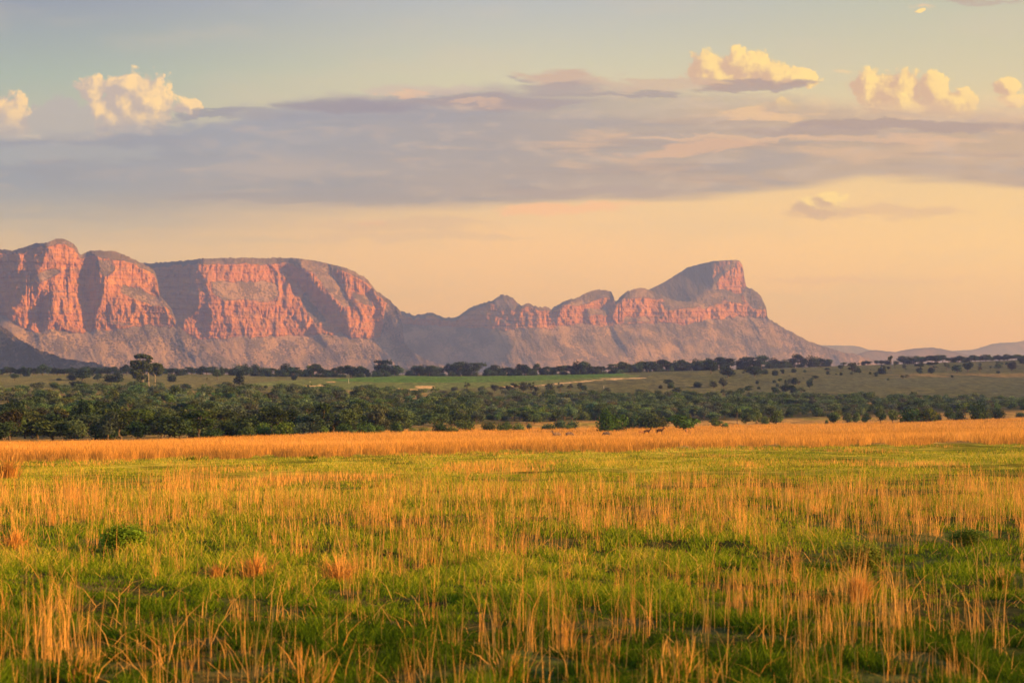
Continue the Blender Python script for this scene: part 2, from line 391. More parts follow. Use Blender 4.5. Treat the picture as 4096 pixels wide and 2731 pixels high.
def build_mountains():
    # left block: two rounded sandstone buttresses
    silA = [(-500,990),(-200,1000)]+zc(1, [(0,212),(60,212),(100,222),(200,190),(300,158),(370,152),(405,150),(440,130),(500,118),(545,120),(590,140),(630,165),(655,195),(668,232),(685,252),(700,250),(715,237),(760,222),(820,217),(900,222),(960,220),(1000,235),(1050,255),(1100,275),(1200,325),(1270,360),(1305,385),(1320,420),(1335,470),(1345,530),(1355,600),(1400,650),(1440,690),(1460,730),(1485,790),(1505,850),(1560,900),(1640,950),(1700,995),(1800,1060),(1900,1120),(2000,1180),(2100,1240),(2300,1330)])
    cbA = [(-500,1250),(-100,1250)]+zc(1, [(0,760),(60,765),(130,830),(220,885),(300,910),(400,885),(500,882),(600,900),(700,918),(740,895),(790,905),(830,885),(950,890),(1000,880),(1100,872),(1250,858),(1400,872),(1500,865),(1520,700),(1540,600)])+[(1400,1000)]
    shA = [zc(1, p) for p in (
        [(-900,180),(0,205),(200,182),(300,150),(405,140),(400,200),(390,260),(345,330),(335,400),(300,460),(285,520),(200,610),(120,690),(60,745),(-900,745)],
        [(350,570),(450,565),(455,640),(430,720),(400,800),(380,860),(350,880),(340,800),(345,650)],
        [(712,230),(780,235),(830,280),(850,350),(830,430),(880,440),(870,500),(840,540),(890,580),(860,640),(825,700),(812,800),(818,880),(840,905),(795,905),(770,850),(752,700),(728,560),(712,400)],
        [(640,590),(665,590),(665,650),(650,650)], [(1130,640),(1160,680),(1150,740),(1120,700)], [(1020,780),(1045,810),(1030,820)],
        [(195,740),(215,760),(215,830),(200,820)])]
    hfA = [zc(1, p) for p in ([(410,170),(470,200),(400,300),(330,480),(300,560),(260,560),(340,330)], [(1500,900),(1640,990),(1900,1180),(1700,1180),(1400,1000)])]
    benA = [zc(1, p) for p in (
        [(1040,500),(1200,535),(1290,590),(1350,615),(1430,690),(1340,700),(1200,645),(1090,620),(1010,560)],
        [(340,375),(480,365),(520,400),(430,450),(330,500),(300,480)], [(690,235),(900,230),(1050,270),(1180,330),(1000,300),(870,300),(800,260)],
        [(370,545),(700,570),(720,590),(500,575),(370,560)], [(800,300),(960,300),(990,380),(900,440),(830,400)], [(820,800),(1000,820),(1480,850),(1480,865),(1000,850)])]
    litA = [zc(1, p) for p in ([(200,640),(340,590),(330,860),(200,850),(90,780)], [(980,330),(1290,420),(1330,590),(1240,540),(1000,500)], [(420,190),(640,190),(650,250),(420,280)], [(460,640),(700,600),(740,850),(430,850)])]
    mountain('mountain', 9000, silA, cbA, shA, hfA, benA, litA, x0=-500, x1=1080, seed=1, bushp=[zc(1, [(-900,180),(0,205),(300,150),(400,200),(300,460),(60,745),(-900,745)])], back=900)
    # long plateau behind it
    silB = [(380,1100),(500,1060)]+zc(1, [(1205,322),(1300,322),(1480,312),(1600,300),(1700,288),(1850,282),(2000,283),(2150,275)])+zc(2, [(0,275),(100,285),(200,278),(350,280),(450,290),(560,305),(650,325),(740,345),(850,380),(930,425),(965,435),(1010,480),(1045,530),(1070,560),(1150,610),(1190,640),(1220,680),(1260,710),(1280,735),(1292,860),(1310,1010),(1400,1085),(1500,1145),(1700,1208),(1900,1245),(2300,1300)])
    cbB = [(380,1330)]+zc(1, [(1500,870),(1640,960),(1700,978),(1800,972),(1950,950),(2100,940)])+zc(2, [(0,955),(200,940),(330,935),(420,925),(490,950),(560,930),(620,920),(700,930),(780,900),(860,960),(960,955),(1060,970),(1110,945),(1140,700),(1200,600)])+[(2200,1000)]
    shB = [zc(1, p) for p in ([(600,290),(1215,300),(1400,300),(1690,280),(1730,310),(1690,370),(1700,440),(1770,460),(1800,480),(1790,540),(1700,590),(1660,620),(1700,660),(1640,760),(1560,800),(1545,880),(1500,1000),(600,1000)],
        [(1730,690),(1780,700),(1800,760),(1775,900),(1765,960),(1740,930),(1720,800)], [(2210,640),(2230,780),(2240,860),(2215,800)])]
    shB += [zc(2, p) for p in (
        [(200,272),(450,290),(430,350),(500,410),(545,480),(580,520),(650,600),(720,660),(790,720),(830,760),(840,870),(850,930),(750,870),(650,800),(600,720),(560,660),(490,620),(440,540),(400,490),(340,470),(325,400),(260,345)],
        [(650,322),(770,360),(800,470),(830,480),(795,520),(830,600),(870,640),(900,700),(860,700),(800,620),(760,510),(720,440),(670,390)],
        [(905,690),(930,700),(950,790),(980,870),(960,860),(930,790)],
        [(1000,560),(1050,570),(1070,640),(1130,720),(1100,715),(1060,660),(1010,600)],
        [(280,650),(310,670),(340,740),(420,820),(500,880),(570,900),(660,1020),(640,1040),(560,980),(480,930),(400,830),(330,760)],
        [(1110,745),(1400,735),(1400,1080),(1200,990),(1110,930),(1080,840),(1040,750)], [(95,780),(120,800),(150,930),(130,920)], [(10,780),(30,790),(60,920),(40,900)])]
    hfB = [zc(2, [(1200,960),(1400,1060),(1700,1190),(1900,1240),(1500,1230),(1200,1080)]), zc(2, [(700,960),(900,1100),(1000,1160),(800,1060)])]
    benB = [zc(1, [(1500,300),(1800,285),(2331,280),(2331,345),(2100,330),(1850,330),(1720,330)]), zc(1, [(1780,470),(2200,480),(2331,500),(2331,650),(2100,640),(1880,640),(1800,600)]),
            zc(2, [(0,480),(120,470),(250,500),(240,600),(180,660),(0,640)]), zc(2, [(250,300),(460,290),(650,330),(740,470),(860,680),(800,700),(720,640),(600,500),(520,400)]),
            zc(2, [(440,560),(560,690),(650,820),(560,830),(440,700)]), zc(2, [(870,560),(1000,600),(1060,700),(960,680),(880,620)]), zc(1, [(1600,970),(2331,945),(2331,1000),(1700,1020)])]
    litB = [zc(2, [(0,780),(400,900),(470,940),(0,935)]), zc(2, [(840,800),(920,830),(960,950),(860,950)]), zc(2, [(1000,740),(1050,860),(1090,950),(980,940)])]
    mountain('mountain', 10500, silB, cbB, shB, hfB, benB, litB, seed=30, back=1500, topdrop=.0, bushp=[zc(1, [(1000,300),(1700,280),(1720,440),(1780,560),(1560,800),(1500,900),(1000,1000)])])
    # right ridge with its knobs
    silC = zc(2, [(1150,800),(1200,745),(1285,728),(1330,748),(1400,768),(1450,760),(1500,745),(1550,742),(1600,770),(1650,787),(1710,790),(1770,770),(1830,730),(1890,690),(1950,670),(2050,640),(2100,612)])+zc(3, [(0,600),(30,594),(60,595),(110,620),(150,665),(180,685),(210,670),(240,662),(290,685),(330,697),(390,695),(432,714),(480,680),(570,635),(650,622),(720,580),(780,560),(840,548),(900,555),(945,570),(965,610),(972,645),(1000,635),(1030,600),(1080,565),(1120,550),(1180,535),(1230,540),(1280,555),(1350,590),(1420,620),(1500,645),(1560,652),(1610,650),(1680,600),(1740,565),(1800,550),(1850,545),(1900,550),(1960,568),(2020,592),(2045,575),(2055,545),(2085,525),(2130,540),(2180,570),(2210,600),(2230,640),(2255,700),(2262,745),(2265,775)])+zc(4, [(148,785),(200,820),(300,880),(400,935),(500,985),(600,1020),(700,1055),(800,1080),(900,1100),(1000,1130),(1100,1160),(1400,1200)])
    cbC = [(1500,1290),(1900,1310)]+zc(3, [(0,885),(60,888),(150,872),(300,855),(420,882),(500,855),(620,843),(730,833),(860,858),(1000,838),(1100,838),(1200,838),(1330,825),(1450,828),(1550,848),(1650,833),(1750,790),(1850,803),(1950,778),(2100,768),(2200,788),(2262,785),(2275,600),(2300,300)])+[(4000,1000)]
    shC = [zc(2, [(1000,700),(1270,700),(1500,730),(1710,780),(1830,725),(1950,665),(2060,632),(2090,640),(2040,700),(1990,770),(2040,830),(2050,890),(2160,900),(2250,1000),(2180,1100),(2080,1230),(2000,1330),(1000,1330)])]
    shC += [zc(3, p) for p in ([(428,700),(480,660),(560,632),(640,625),(600,650),(540,695),(505,720),(490,790),(470,835),(455,760)],
        [(930,560),(950,580),(965,630),(985,645),(1030,595),(1075,568),(1060,620),(1010,690),(985,745),(950,765),(930,805),(905,805),(915,700),(925,640)],
        [(690,620),(720,680),(745,770),(748,820),(732,800),(712,700)], [(1303,700),(1322,710),(1322,820),(1305,790)], [(1800,690),(1820,740),(1845,795),(1825,790),(1805,750)], [(2095,690),(2120,720),(2135,780),(2115,760)],
        [(150,660),(185,690),(170,740),(190,790),(160,760)], [(930,870),(960,880),(1010,960),(1090,1040),(1150,1110),(1060,1070),(990,990)])]
    hfC = [zc(3, [(-300,880),(100,900),(330,960),(420,1100),(500,1300),(-300,1300)]), zc(2, [(2000,700),(2150,640),(2200,760),(2331,880),(2100,880)]), zc(3, [(2045,590),(2085,530),(2200,590),(2240,700),(2150,700)]), zc(3, [(560,860),(700,950),(900,1150),(700,1100)])]
    benC = [zc(3, p) for p in ([(-100,595),(60,598),(140,680),(150,720),(-20,730)], [(570,640),(700,600),(940,560),(950,610),(860,620),(720,680),(600,690)], [(1040,610),(1200,545),(1350,600),(1500,650),(1300,620),(1100,620)],
        [(1340,650),(1600,660),(1800,560),(2040,600),(2100,680),(1900,640),(1780,700),(1400,720)], [(2045,580),(2090,530),(2220,610),(2250,720),(2130,720)], [(720,700),(910,700),(910,760),(740,770)], [(1040,780),(1250,770),(1290,820),(1050,835)], [(-50,780),(150,830),(60,850)])]
    litC = [zc(3, p) for p in ([(1090,600),(1320,600),(1310,830),(1240,830),(1210,770),(1060,740)], [(1380,740),(1790,720),(1800,760),(1650,830),(1500,840),(1380,820)], [(500,760),(700,680),(735,820),(500,840)], [(800,620),(930,620),(920,670),(800,670)], [(0,760),(60,780),(50,870),(20,870)], [(960,720),(1010,680),(1020,780),(960,800)])]
    mountain('mountain', 12500, silC, cbC, shC, hfC, benC, litC, seed=60, back=1300, rough=1.15, cap=20)
    # the tall head behind the right ridge
    silD = zc(3, [(1000,700),(1100,640),(1200,582),(1272,543),(1320,520),(1400,480),(1480,430),(1530,400),(1590,360),(1700,330),(1800,308),(1900,300),(2000,296),(2030,305),(2050,330),(2065,380),(2070,440),(2084,500),(2092,560),(2110,640),(2150,750)])
    cbD = zc(3, [(1000,100),(1795,150),(1800,500),(1830,545),(1950,560),(2045,590),(2200,600)])
    shD = [zc(3, [(900,500),(1300,500),(1700,300),(1970,285),(1965,310),(1900,370),(1845,420),(1812,445),(1805,520),(1780,560),(1700,590),(1640,640),(1600,700),(900,800)])]
    benD = [zc(3, [(1965,305),(2020,310),(1980,370),(1900,410),(1860,450),(1840,520),(1860,550),(1790,560),(1800,450),(1900,370)])]
    mountain('mountain', 13400, silD, cbD, shD, [], benD, [zc(3, [(1980,380),(2055,370),(2070,440),(2080,520),(2045,585),(1940,550),(1860,530),(1870,450)])], seed=90, back=1200, cap=8, jag=1.3, sstr=-1.05,
             bushp=[zc(3, [(900,500),(1300,500),(1700,280),(1970,285),(1900,370),(1805,520),(1600,700),(900,800)])], rough=1.1)
    # low hills
    def hill(D0, sil, seed, **k): mountain('hill', D0, sil, None, rock_on=False, seed=seed, nrow=60, back=2500, bush_all=.5, cap=10, **k)
    hill(26000, zc(4, [(300,1040),(500,1020),(580,1018),(750,1021),(870,1022),(930,1030),(1000,1055),(1050,1062),(1200,1080),(1300,1110)]), 5, jag=.8, step=4, yb=1515)
    hill(17000, zc(4, [(600,1180),(700,1150),(890,1100),(950,1080),(1020,1062),(1070,1060),(1150,1070),(1230,1077),(1300,1060),(1400,1045),(1540,1038),(1620,1048),(1700,1065),(1800,1090),(1900,1110),(2000,1130),(2500,1150)]), 6, jag=1.2, step=4, yb=1515)
    hill(23000, zc(4, [(1400,1100),(1740,1065),(1830,1060),(1880,1058),(1950,1040),(2040,1010),(2130,998),(2200,995),(2260,993),(2322,980),(2500,965),(2900,960),(3300,1000)]), 7, jag=.9, step=4, yb=1515)
    mountain('hill', 5200, [(-700,1180),(-300,1200)]+zc(1, [(0,850),(47,875),(100,920),(180,980),(250,1015),(330,1060),(400,1085),(500,1120),(600,1140),(700,1155),(780,1165),(900,1200),(1100,1250)]), None, rock_on=False, seed=8, nrow=120,
             back=1200, bush_all=.35, cap=12, jag=4.5, yb=1515, gx0=-.9, rough=1.0, half=[], talus=1.5)
# ------------------------------------------------------------------ sky
WSTR = .10
def build_sky():
    w = bpy.data.worlds.new("World"); scene.world = w; w.use_nodes = True
    t = w.node_tree; t.nodes.clear(); nt = NT(t)
    tc = t.nodes.new('ShaderNodeTexCoord')
    wx_, wy_, wz_ = nt.sep(E(nt, tc.outputs['Generated']))
    sk = t.nodes.new('ShaderNodeTexSky'); sk.sky_type = 'NISHITA'; sk.sun_disc = False
    sk.sun_elevation = SUN_EL; sk.sun_rotation = math.pi-SUN_AZ; sk.altitude = 1200; sk.dust_density = 2.0; sk.air_density = 1.2
    hz = nt.ramp(wz_, [(0., lin(165, 165, 195)), (.06, lin(150, 162, 200)), (.10, lin(135, 158, 205)), (.2, lin(125, 158, 212))])
    vm = t.nodes.new('ShaderNodeVectorMath'); vm.operation = 'SCALE'; nt.put(vm.inputs[0], hz); vm.inputs[3].default_value = SKYK/WSTR
    c = nt.mix(nt.ss(wz_, .12, .30), E(nt, vm.outputs[0]), E(nt, sk.outputs[0]))
    bg = t.nodes.new('ShaderNodeBackground'); nt.put(bg.inputs[0], c); bg.inputs[1].default_value = WSTR
    o = t.nodes.new('ShaderNodeOutputWorld'); t.links.new(bg.outputs[0], o.inputs[0])
    w.cycles.sampling_method = 'MANUAL'; w.cycles.sample_map_resolution = 512
    # the part of the sky over the plain, with its clouds, is a vault far beyond the hills
    mt, nt = new_mat('evening_sky'); nt.dims = '2D'; t = mt.node_tree
    tc = t.nodes.new('ShaderNodeNewGeometry')
    D = E(nt, tc.outputs['Position'])
    dx, dy, dz = nt.sep(D)
    ya = dy.max(100.)
    X = (dx/ya)*9.671+2.048            # azimuth and elevation in thousandths-of-a-frame units
    Y = 1.5-(dz/ya)*9.671
    # clouds: node group giving billow height and evaluated twice, once towards the sun
    g = bpy.data.node_groups.new('cumulus_height', 'ShaderNodeTree')
    g.interface.new_socket('X', in_out='INPUT', socket_type='NodeSocketFloat')
    g.interface.new_socket('Y', in_out='INPUT', socket_type='NodeSocketFloat')
    g.interface.new_socket('H', in_out='OUTPUT', socket_type='NodeSocketFloat')
    gn = NT(g); gn.dims = '2D'; gi = g.nodes.new('NodeGroupInput'); go = g.nodes.new('NodeGroupOutput')
    gx, gy = E(gn, gi.outputs[0]), E(gn, gi.outputs[1])
    v = gn.xyz(gx, gy, 0.)
    wn = gn.n.new('ShaderNodeTexNoise'); wn.noise_dimensions = '2D'; gn.put(wn.inputs['Vector'], v); wn.inputs['Scale'].default_value = 9.; wn.inputs['Detail'].default_value = 3
    wx, wy, _ = gn.sep(E(gn, wn.outputs['Color']))
    gxw = gx+(wx-.5)*.07; gyw = gy+(wy-.5)*.06
    h = None
    for cx, cy, rx, ry in ((.045,.47,.10,.09),(.13,.475,.06,.04),(.375,.355,.07,.055),(.50,.34,.08,.04),(.575,.40,.125,.105),(.56,.47,.12,.10),(.50,.42,.09,.09),(.44,.47,.08,.06),(.60,.51,.035,.03),(.43,.545,.04,.03),(.76,.425,.065,.04),(.395,.455,.06,.06),
                           (1.62,.378,.05,.022),(2.82,.265,.075,.065),(2.98,.255,.10,.065),(2.89,.31,.14,.05),(3.10,.30,.10,.05),(3.2,.315,.09,.03),(3.47,.35,.08,.075),(3.60,.37,.10,.085),(3.74,.355,.075,.07),(3.82,.41,.09,.06),(3.62,.43,.16,.04),(4.03,.345,.055,.035),(4.05,.40,.05,.035),
                           (3.12,.43,.09,.03),(3.33,.795,.06,.03),(3.28,.83,.11,.035),(3.68,.04,.03,.010)):
        q = 1.-gn.m('SQRT', ((gxw-cx)/rx)*((gxw-cx)/rx)+((gyw-cy)/ry)*((gyw-cy)/ry))
        h = q if h is None else gn.m('SMOOTH_MAX', h, q, .25)
    b1 = gn.vor(v, 16., 'SMOOTH_F1'); b2 = gn.vor(gn.xyz(gxw, gyw), 38., 'SMOOTH_F1'); b3 = gn.noise(v, 30., 5, .6)
    b4 = gn.vor(gn.xyz(gxw, gyw), 85., 'SMOOTH_F1')
    h = h-(b1-.35)*.42-(b2-.35)*.32-(b4-.35)*.20+(b3-.5)*.28
    gn.l.new(h.s, go.inputs[0])
    def cum(x, y):
        n = t.nodes.new('ShaderNodeGroup'); n.node_tree = g
        nt.put(n.inputs[0], x); nt.put(n.inputs[1], y)
        return E(nt, n.outputs[0])
    # clear sky by elevation, cooler to the one side and golden to the other
    Yr = (Y+.2)/2.
    st = lambda *a: [((y/1000+.2)/2., lin(*c)) for y, c in a]
    L = nt.ramp(Yr, st((-200,(106,130,162)),(0,(138,149,176)),(300,(160,176,178)),(600,(190,186,178)),(900,(212,188,172)),(1080,(228,192,160)),(1400,(238,188,158)),(1520,(190,165,160))))
    M = nt.ramp(Yr, st((-200,(140,168,182)),(0,(173,180,195)),(300,(200,198,182)),(700,(232,202,160)),(1000,(254,205,148)),(1200,(255,204,142)),(1400,(252,190,144)),(1520,(205,165,150))))
    Rr = nt.ramp(Yr, st((-200,(160,176,176)),(0,(184,188,172)),(300,(206,196,170)),(700,(236,202,146)),(1000,(255,211,134)),(1200,(255,206,134)),(1400,(254,190,142)),(1520,(205,165,150))))
    base = nt.mix(nt.ss(X, 0., 2.2), L, M); base = nt.mix(nt.ss(X, 2., 4.4), base, Rr)
    # high thin unevenness
    n0 = nt.noise(nt.xyz(X, Y*4.), 1.3, 5, .55)
    base = nt.mix(nt.ss(n0, .45, .75, 0., .22), base, lin(206, 190, 180))
    # cumulus towers
    Hc = cum(X, Y); Hs = cum(X+.035, Y-.018)
    lit = nt.ss(Hc-Hs, -.36, .60)
    big = nt.noise(nt.xyz(X, Y), 7., 3, .5)
    shadow = nt.mix(nt.ss(X, .3, 3.), lin(186, 172, 178), lin(206, 172, 148))
    bright = nt.mix(nt.ss(X, .3, 3.), lin(252, 216, 164), lin(253, 220, 142))
    ccol = nt.mix(lit*1.0+nt.ss(big, .4, .7, -.12, .12), shadow, bright)
    ccol = nt.mix(nt.ss(Y, .40, .56, 0., .55)*nt.ss(X, 1.2, .8), ccol, lin(178, 170, 184))
    ca = nt.ss(Hc, -.17, .10)
    base = nt.mix(ca, base, ccol)
    # thin cloud rising from the bank round the feet of the towers
    vn = nt.noise(nt.xyz(X*1.6, Y*4.), 2.4, 6, .62, .5)
    va = nt.ss(Y+(vn-.5)*.16, nt.ss(X, .9, 2.4, .47, .37), nt.ss(X, .9, 2.4, .56, .47))
    va = va*nt.ss(Y, .74, .60)*(nt.ss(X, 1.2, .9).max(nt.ss(X, 2.5, 2.9)))
    vc = nt.mix(nt.ss(X, .8, 3.), lin(176, 170, 184), lin(212, 182, 160))
    base = nt.mix(va*.88, base, nt.mix(nt.ss(vn, .45, .66), vc, nt.mix(nt.ss(X, .8, 3.), lin(204, 190, 190), lin(236, 204, 164))))
    # grey violet tower among the lit ones
    q = nt.m('SQRT', ((X-.25)/.14)*((X-.25)/.14)+((Y-.49)/.10)*((Y-.49)/.10))+(nt.noise(nt.xyz(X, Y), 14., 5, .6)-.5)*.7+(nt.vor(nt.xyz(X, Y), 18., 'SMOOTH_F1')-.3)*.5
    base = nt.mix(nt.ss(q, 1.05, .88), base, lin(176, 172, 184))
    # the long stratus bank
    n1 = nt.noise(nt.xyz(X*1.2, Y*7.), 1.6, 6, .58, .4)
    n2 = nt.noise(nt.xyz(X*.6, Y*9.), 2.2, 5, .55, .2)
    n3 = nt.noise(nt.xyz(X*3., Y*10.), 1.8, 6, .62, .3)
    Xr = (X+.2)/4.6
    cv = lambda pts: nt.ramp(Xr, [((a+.2)/4.6, b) for a, b in pts])
    top = cv([(-.2,.53),(.3,.55),(.75,.47),(1.15,.415),(1.5,.375),(2.0,.345),(2.6,.35),(3.1,.37),(3.6,.44),(4.2,.47)])
    bot = cv([(-.2,.82),(.6,.835),(1.3,.835),(1.9,.82),(2.4,.79),(2.8,.785),(3.2,.745),(3.45,.70),(3.8,.715),(4.2,.755)])
    sm = lambda e: e
    ty = Y-top+(n3-.5)*.10+(n1-.5)*.10
    by = Y-bot+(n2-.5)*.035
    a = nt.ss(ty, -.02, .05)*nt.ss(by, nt.ss(X, 2.2, .2, .03, .14), nt.ss(X, 2.2, .2, -.022, -.10))
    soft = nt.ss(X, 2.2, .4, 0., 1.)
    a = a.max(soft*nt.ss(ty, -.02, .06)*nt.ss(Y+(n1-.5)*.2, 1.02, .74)*.9)
    bc = nt.ramp(Xr, [(.0435, lin(140,150,186)),(.26, lin(148,153,182)),(.48, lin(158,152,166)),(.74, lin(180,160,148)),(.95, lin(190,164,142))])
    bc = nt.mix(nt.ss(Y, .55, .84, 0., .4)*nt.ss(X, .2, 1.2), bc, lin(182, 158, 158))
    bc = nt.mix(nt.ss(n1, .50, .72, 0., .6)*nt.ss(X, .9, 2.6, .12, 1.)*nt.ss(Y, .80, .66), bc, lin(224, 184, 154))
    bc = nt.mix(nt.ss(n2, .50, .30, 0., .55), bc, nt.mix(nt.ss(X, 1., 3.), lin(140, 146, 176), lin(160, 142, 142)))
    bc = nt.mix(nt.ss(n3, .50, .72, 0., .5)*nt.ss(X, .4, 2.2, .35, 1.), bc, lin(196, 176, 176))
    n4 = nt.noise(nt.xyz(X, Y*6.5), 1.5, 6, .58, .5)
    bc = nt.mix(nt.ss(n4, .50, .68, 0., .4), bc, lin(138, 142, 172)); bc = nt.mix(nt.ss(n4, .46, .30, 0., .3), bc, lin(188, 174, 184))
    thin = nt.ss(X, 1.7, 3., 0., .42)*nt.ss(Y, .56, .40)
    base = nt.mix(a*(1.-thin), base, bc)
    wq = nt.noise(nt.xyz(X*1., Y*3.5), 3.2, 6, .65, .3, out=1)
    w1, w2, _ = nt.sep(wq)
    Xw = X+(w1-.5)*.5; Yw = Y+(w2-.5)*.10
    # darker lens shaped streaks and glowing gaps
    def lens(base, cx, cy, rx, ry, c, amt, ang=0., soft=.8, nz=1.1):
        u = (Xw-cx)+(Yw-cy)*ang; v = (Yw-cy)-(Xw-cx)*ang
        d = (u/rx)*(u/rx)+(v/ry)*(v/ry)+(n3-.5)*nz+(n1-.5)*nz
        return nt.mix(nt.ss(d, 1., 1.-soft, 0., amt), base, lin(*c))
    for args in ((1.42,.425,.34,.042,(142,136,160),.85,.02),(1.95,.405,.5,.035,(156,144,158),.8),(.86,.458,.20,.022,(142,142,168),.85,-.08),(1.02,.455,.18,.03,(152,150,172),.7),
                 (3.02,.342,.27,.022,(164,144,146),.85,-.05),(2.55,.372,.22,.016,(158,146,156),.8),(3.65,.50,.62,.026,(164,144,144),.85,.02),(3.2,.525,.4,.03,(160,142,148),.6),
                 (2.05,.315,.06,.014,(166,158,166),.8),(2.25,.315,.22,.05,(196,168,158),.9),(2.25,.35,.3,.03,(160,148,160),.8),(2.6,.34,.25,.03,(200,172,160),.7),(1.7,.36,.3,.025,(196,178,180),.7),(1.62,.375,.1,.02,(226,184,160),.6),(3.95,.012,.20,.012,(178,156,150),.7),(3.34,.285,.07,.016,(236,204,160),.6),(3.67,.035,.06,.014,(232,196,156),.6),
                 (.2,.62,.5,.05,(166,170,192),.5),(1.3,.80,.9,.022,(152,146,166),.5),(2.35,.765,.5,.022,(168,150,158),.5),
                 (2.75,.60,.34,.028,(226,180,150),.6,-.12),(2.9,.555,.5,.012,(228,186,154),.55),(3.55,.56,.5,.018,(222,182,154),.5),(2.3,.83,.34,.028,(250,190,145),.75),(3.05,.455,.22,.022,(238,196,150),.6),
                 (1.5,.885,.06,.016,(242,186,150),.6),(1.62,.90,.5,.03,(214,180,160),.5),(1.7,.945,.55,.022,(222,186,160),.6),(3.6,.845,.35,.03,(216,178,150),.55),(3.3,.85,.16,.03,(214,178,152),.6),
                 (.3,.90,.55,.022,(192,178,178),.6),(.9,.955,.5,.02,(208,184,170),.45),(3.3,1.125,.42,.012,(238,188,152),.5),(3.75,1.115,.3,.008,(236,188,150),.45),(1.9,.41,.2,.01,(232,190,160),.4)):
        base = lens(base, *args)
    em = t.nodes.new('ShaderNodeEmission'); nt.put(em.inputs[0], base); em.inputs[1].default_value = SKYK
    tr = t.nodes.new('ShaderNodeBsdfTransparent'); mx = t.nodes.new('ShaderNodeMixShader')
    edge = nt.ss(X, -1.6, -.9)*nt.ss(X, 5.6, 4.95)*nt.ss(Y, -.75, -.2)
    nt.put(mx.inputs[0], edge); t.links.new(tr.outputs[0], mx.inputs[1]); t.links.new(em.outputs[0], mx.inputs[2])
    finish(nt, mx.outputs[0]); mt.cycles.emission_sampling = 'NONE'
    az = np.linspace(-.42, .42, 60); el = np.linspace(-.02, .26, 12)
    A, L_ = np.meshgrid(az, el); r = 62000.
    V = np.stack([r*np.sin(A), r*np.cos(A), r*np.tan(L_)], -1).reshape(-1, 3)
    fc = grid_faces(12, 60)
    tag(mesh_np('sky', V, fc, np.full(len(fc), 4), mt, True), kind='structure')
SKYK = .54
def build_light():
    s = bpy.data.lights.new('sun', 'SUN'); s.energy = 5.; s.angle = R_(.5); s.color = (1., .51, .16)
    o = bpy.data.objects.new('sun', s); col.objects.link(o)
    o.rotation_euler = to_sun.to_track_quat('Z', 'Y').to_euler()
def build_haze():
    bx = [(-19000, -1500, -75), (19000, 31000, 1000)]
    v = [(bx[i][0], bx[j][1], bx[k][2]) for k in (0, 1) for j in (0, 1) for i in (0, 1)]
    f = [0,2,3,1, 4,5,7,6, 0,1,5,4, 2,6,7,3, 0,4,6,2, 1,3,7,5]
    m, nt = new_mat('haze_air')
    o = nt.n.new('ShaderNodeOutputMaterial'); p = nt.n.new('ShaderNodeVolumePrincipled')
    p.inputs['Color'].default_value = HAZEC; p.inputs['Density'].default_value = HAZED; p.inputs['Absorption Color'].default_value = (1, 1, 1, 1); p.inputs['Anisotropy'].default_value = .35
    nt.l.new(p.outputs[0], o.inputs['Volume'])
    tag(mesh_np('haze', v, f, [4]*6, m), kind='stuff')
HAZEC = (.31, .41, 1., 1); HAZED = 8.8e-5
def build_camera():
    c = bpy.data.cameras.new('camera'); c.lens = 85; c.sensor_width = 36; c.clip_end = 90000; c.clip_start = .5
    c.shift_y = (1500-1365.5)/4096
    c.dof.use_dof = True; c.dof.focus_distance = 90; c.dof.aperture_fstop = 4.0
    o = bpy.data.objects.new('camera', c); col.objects.link(o)
    o.location = (0, 0, H); o.rotation_euler = (R_(90), 0, 0)
    scene.camera = o
    scene.view_settings.view_transform = 'Standard'; scene.view_settings.look = 'None'
    scene.view_settings.exposure = 1.12; scene.view_settings.gamma = 1
    cy = scene.cycles
    cy.use_denoising = True
    try: cy.denoiser = 'OPENIMAGEDENOISE'
    except Exception: pass
    cy.max_bounces = 6; cy.diffuse_bounces = 3; cy.volume_bounces = 0; cy.transparent_max_bounces = 8; cy.transmission_bounces = 3
    cy.caustics_reflective = False; cy.caustics_refractive = False
# ------------------------------------------------------------------ trees
def leaf_mat(name, trans=.3):
    m, nt = new_mat(name)
    c = nt.n.new('ShaderNodeObjectInfo')
    tone = nt.attr('tone'); geo = nt.n.new('ShaderNodeNewGeometry')
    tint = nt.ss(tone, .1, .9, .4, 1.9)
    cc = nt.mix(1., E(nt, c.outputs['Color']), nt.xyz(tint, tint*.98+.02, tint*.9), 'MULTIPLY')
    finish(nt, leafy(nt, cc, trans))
    return m
M_leaf = leaf_mat('leaves')
def bark(name, a, b):
    m, nt = new_mat(name); tc = nt.n.new('ShaderNodeNewGeometry')
    n = nt.noise(E(nt, tc.outputs['Position']), 3., 4, .6)
    finish(nt, diffuse(nt, nt.mix(nt.ss(n, .35, .65), a, b), bump(nt, n, .05)))
    return m
M_bark = bark('bark', (.09, .07, .05, 1), (.20, .16, .12, 1))
M_pale = bark('pale_bark', (.26, .23, .19, 1), (.48, .43, .36, 1))

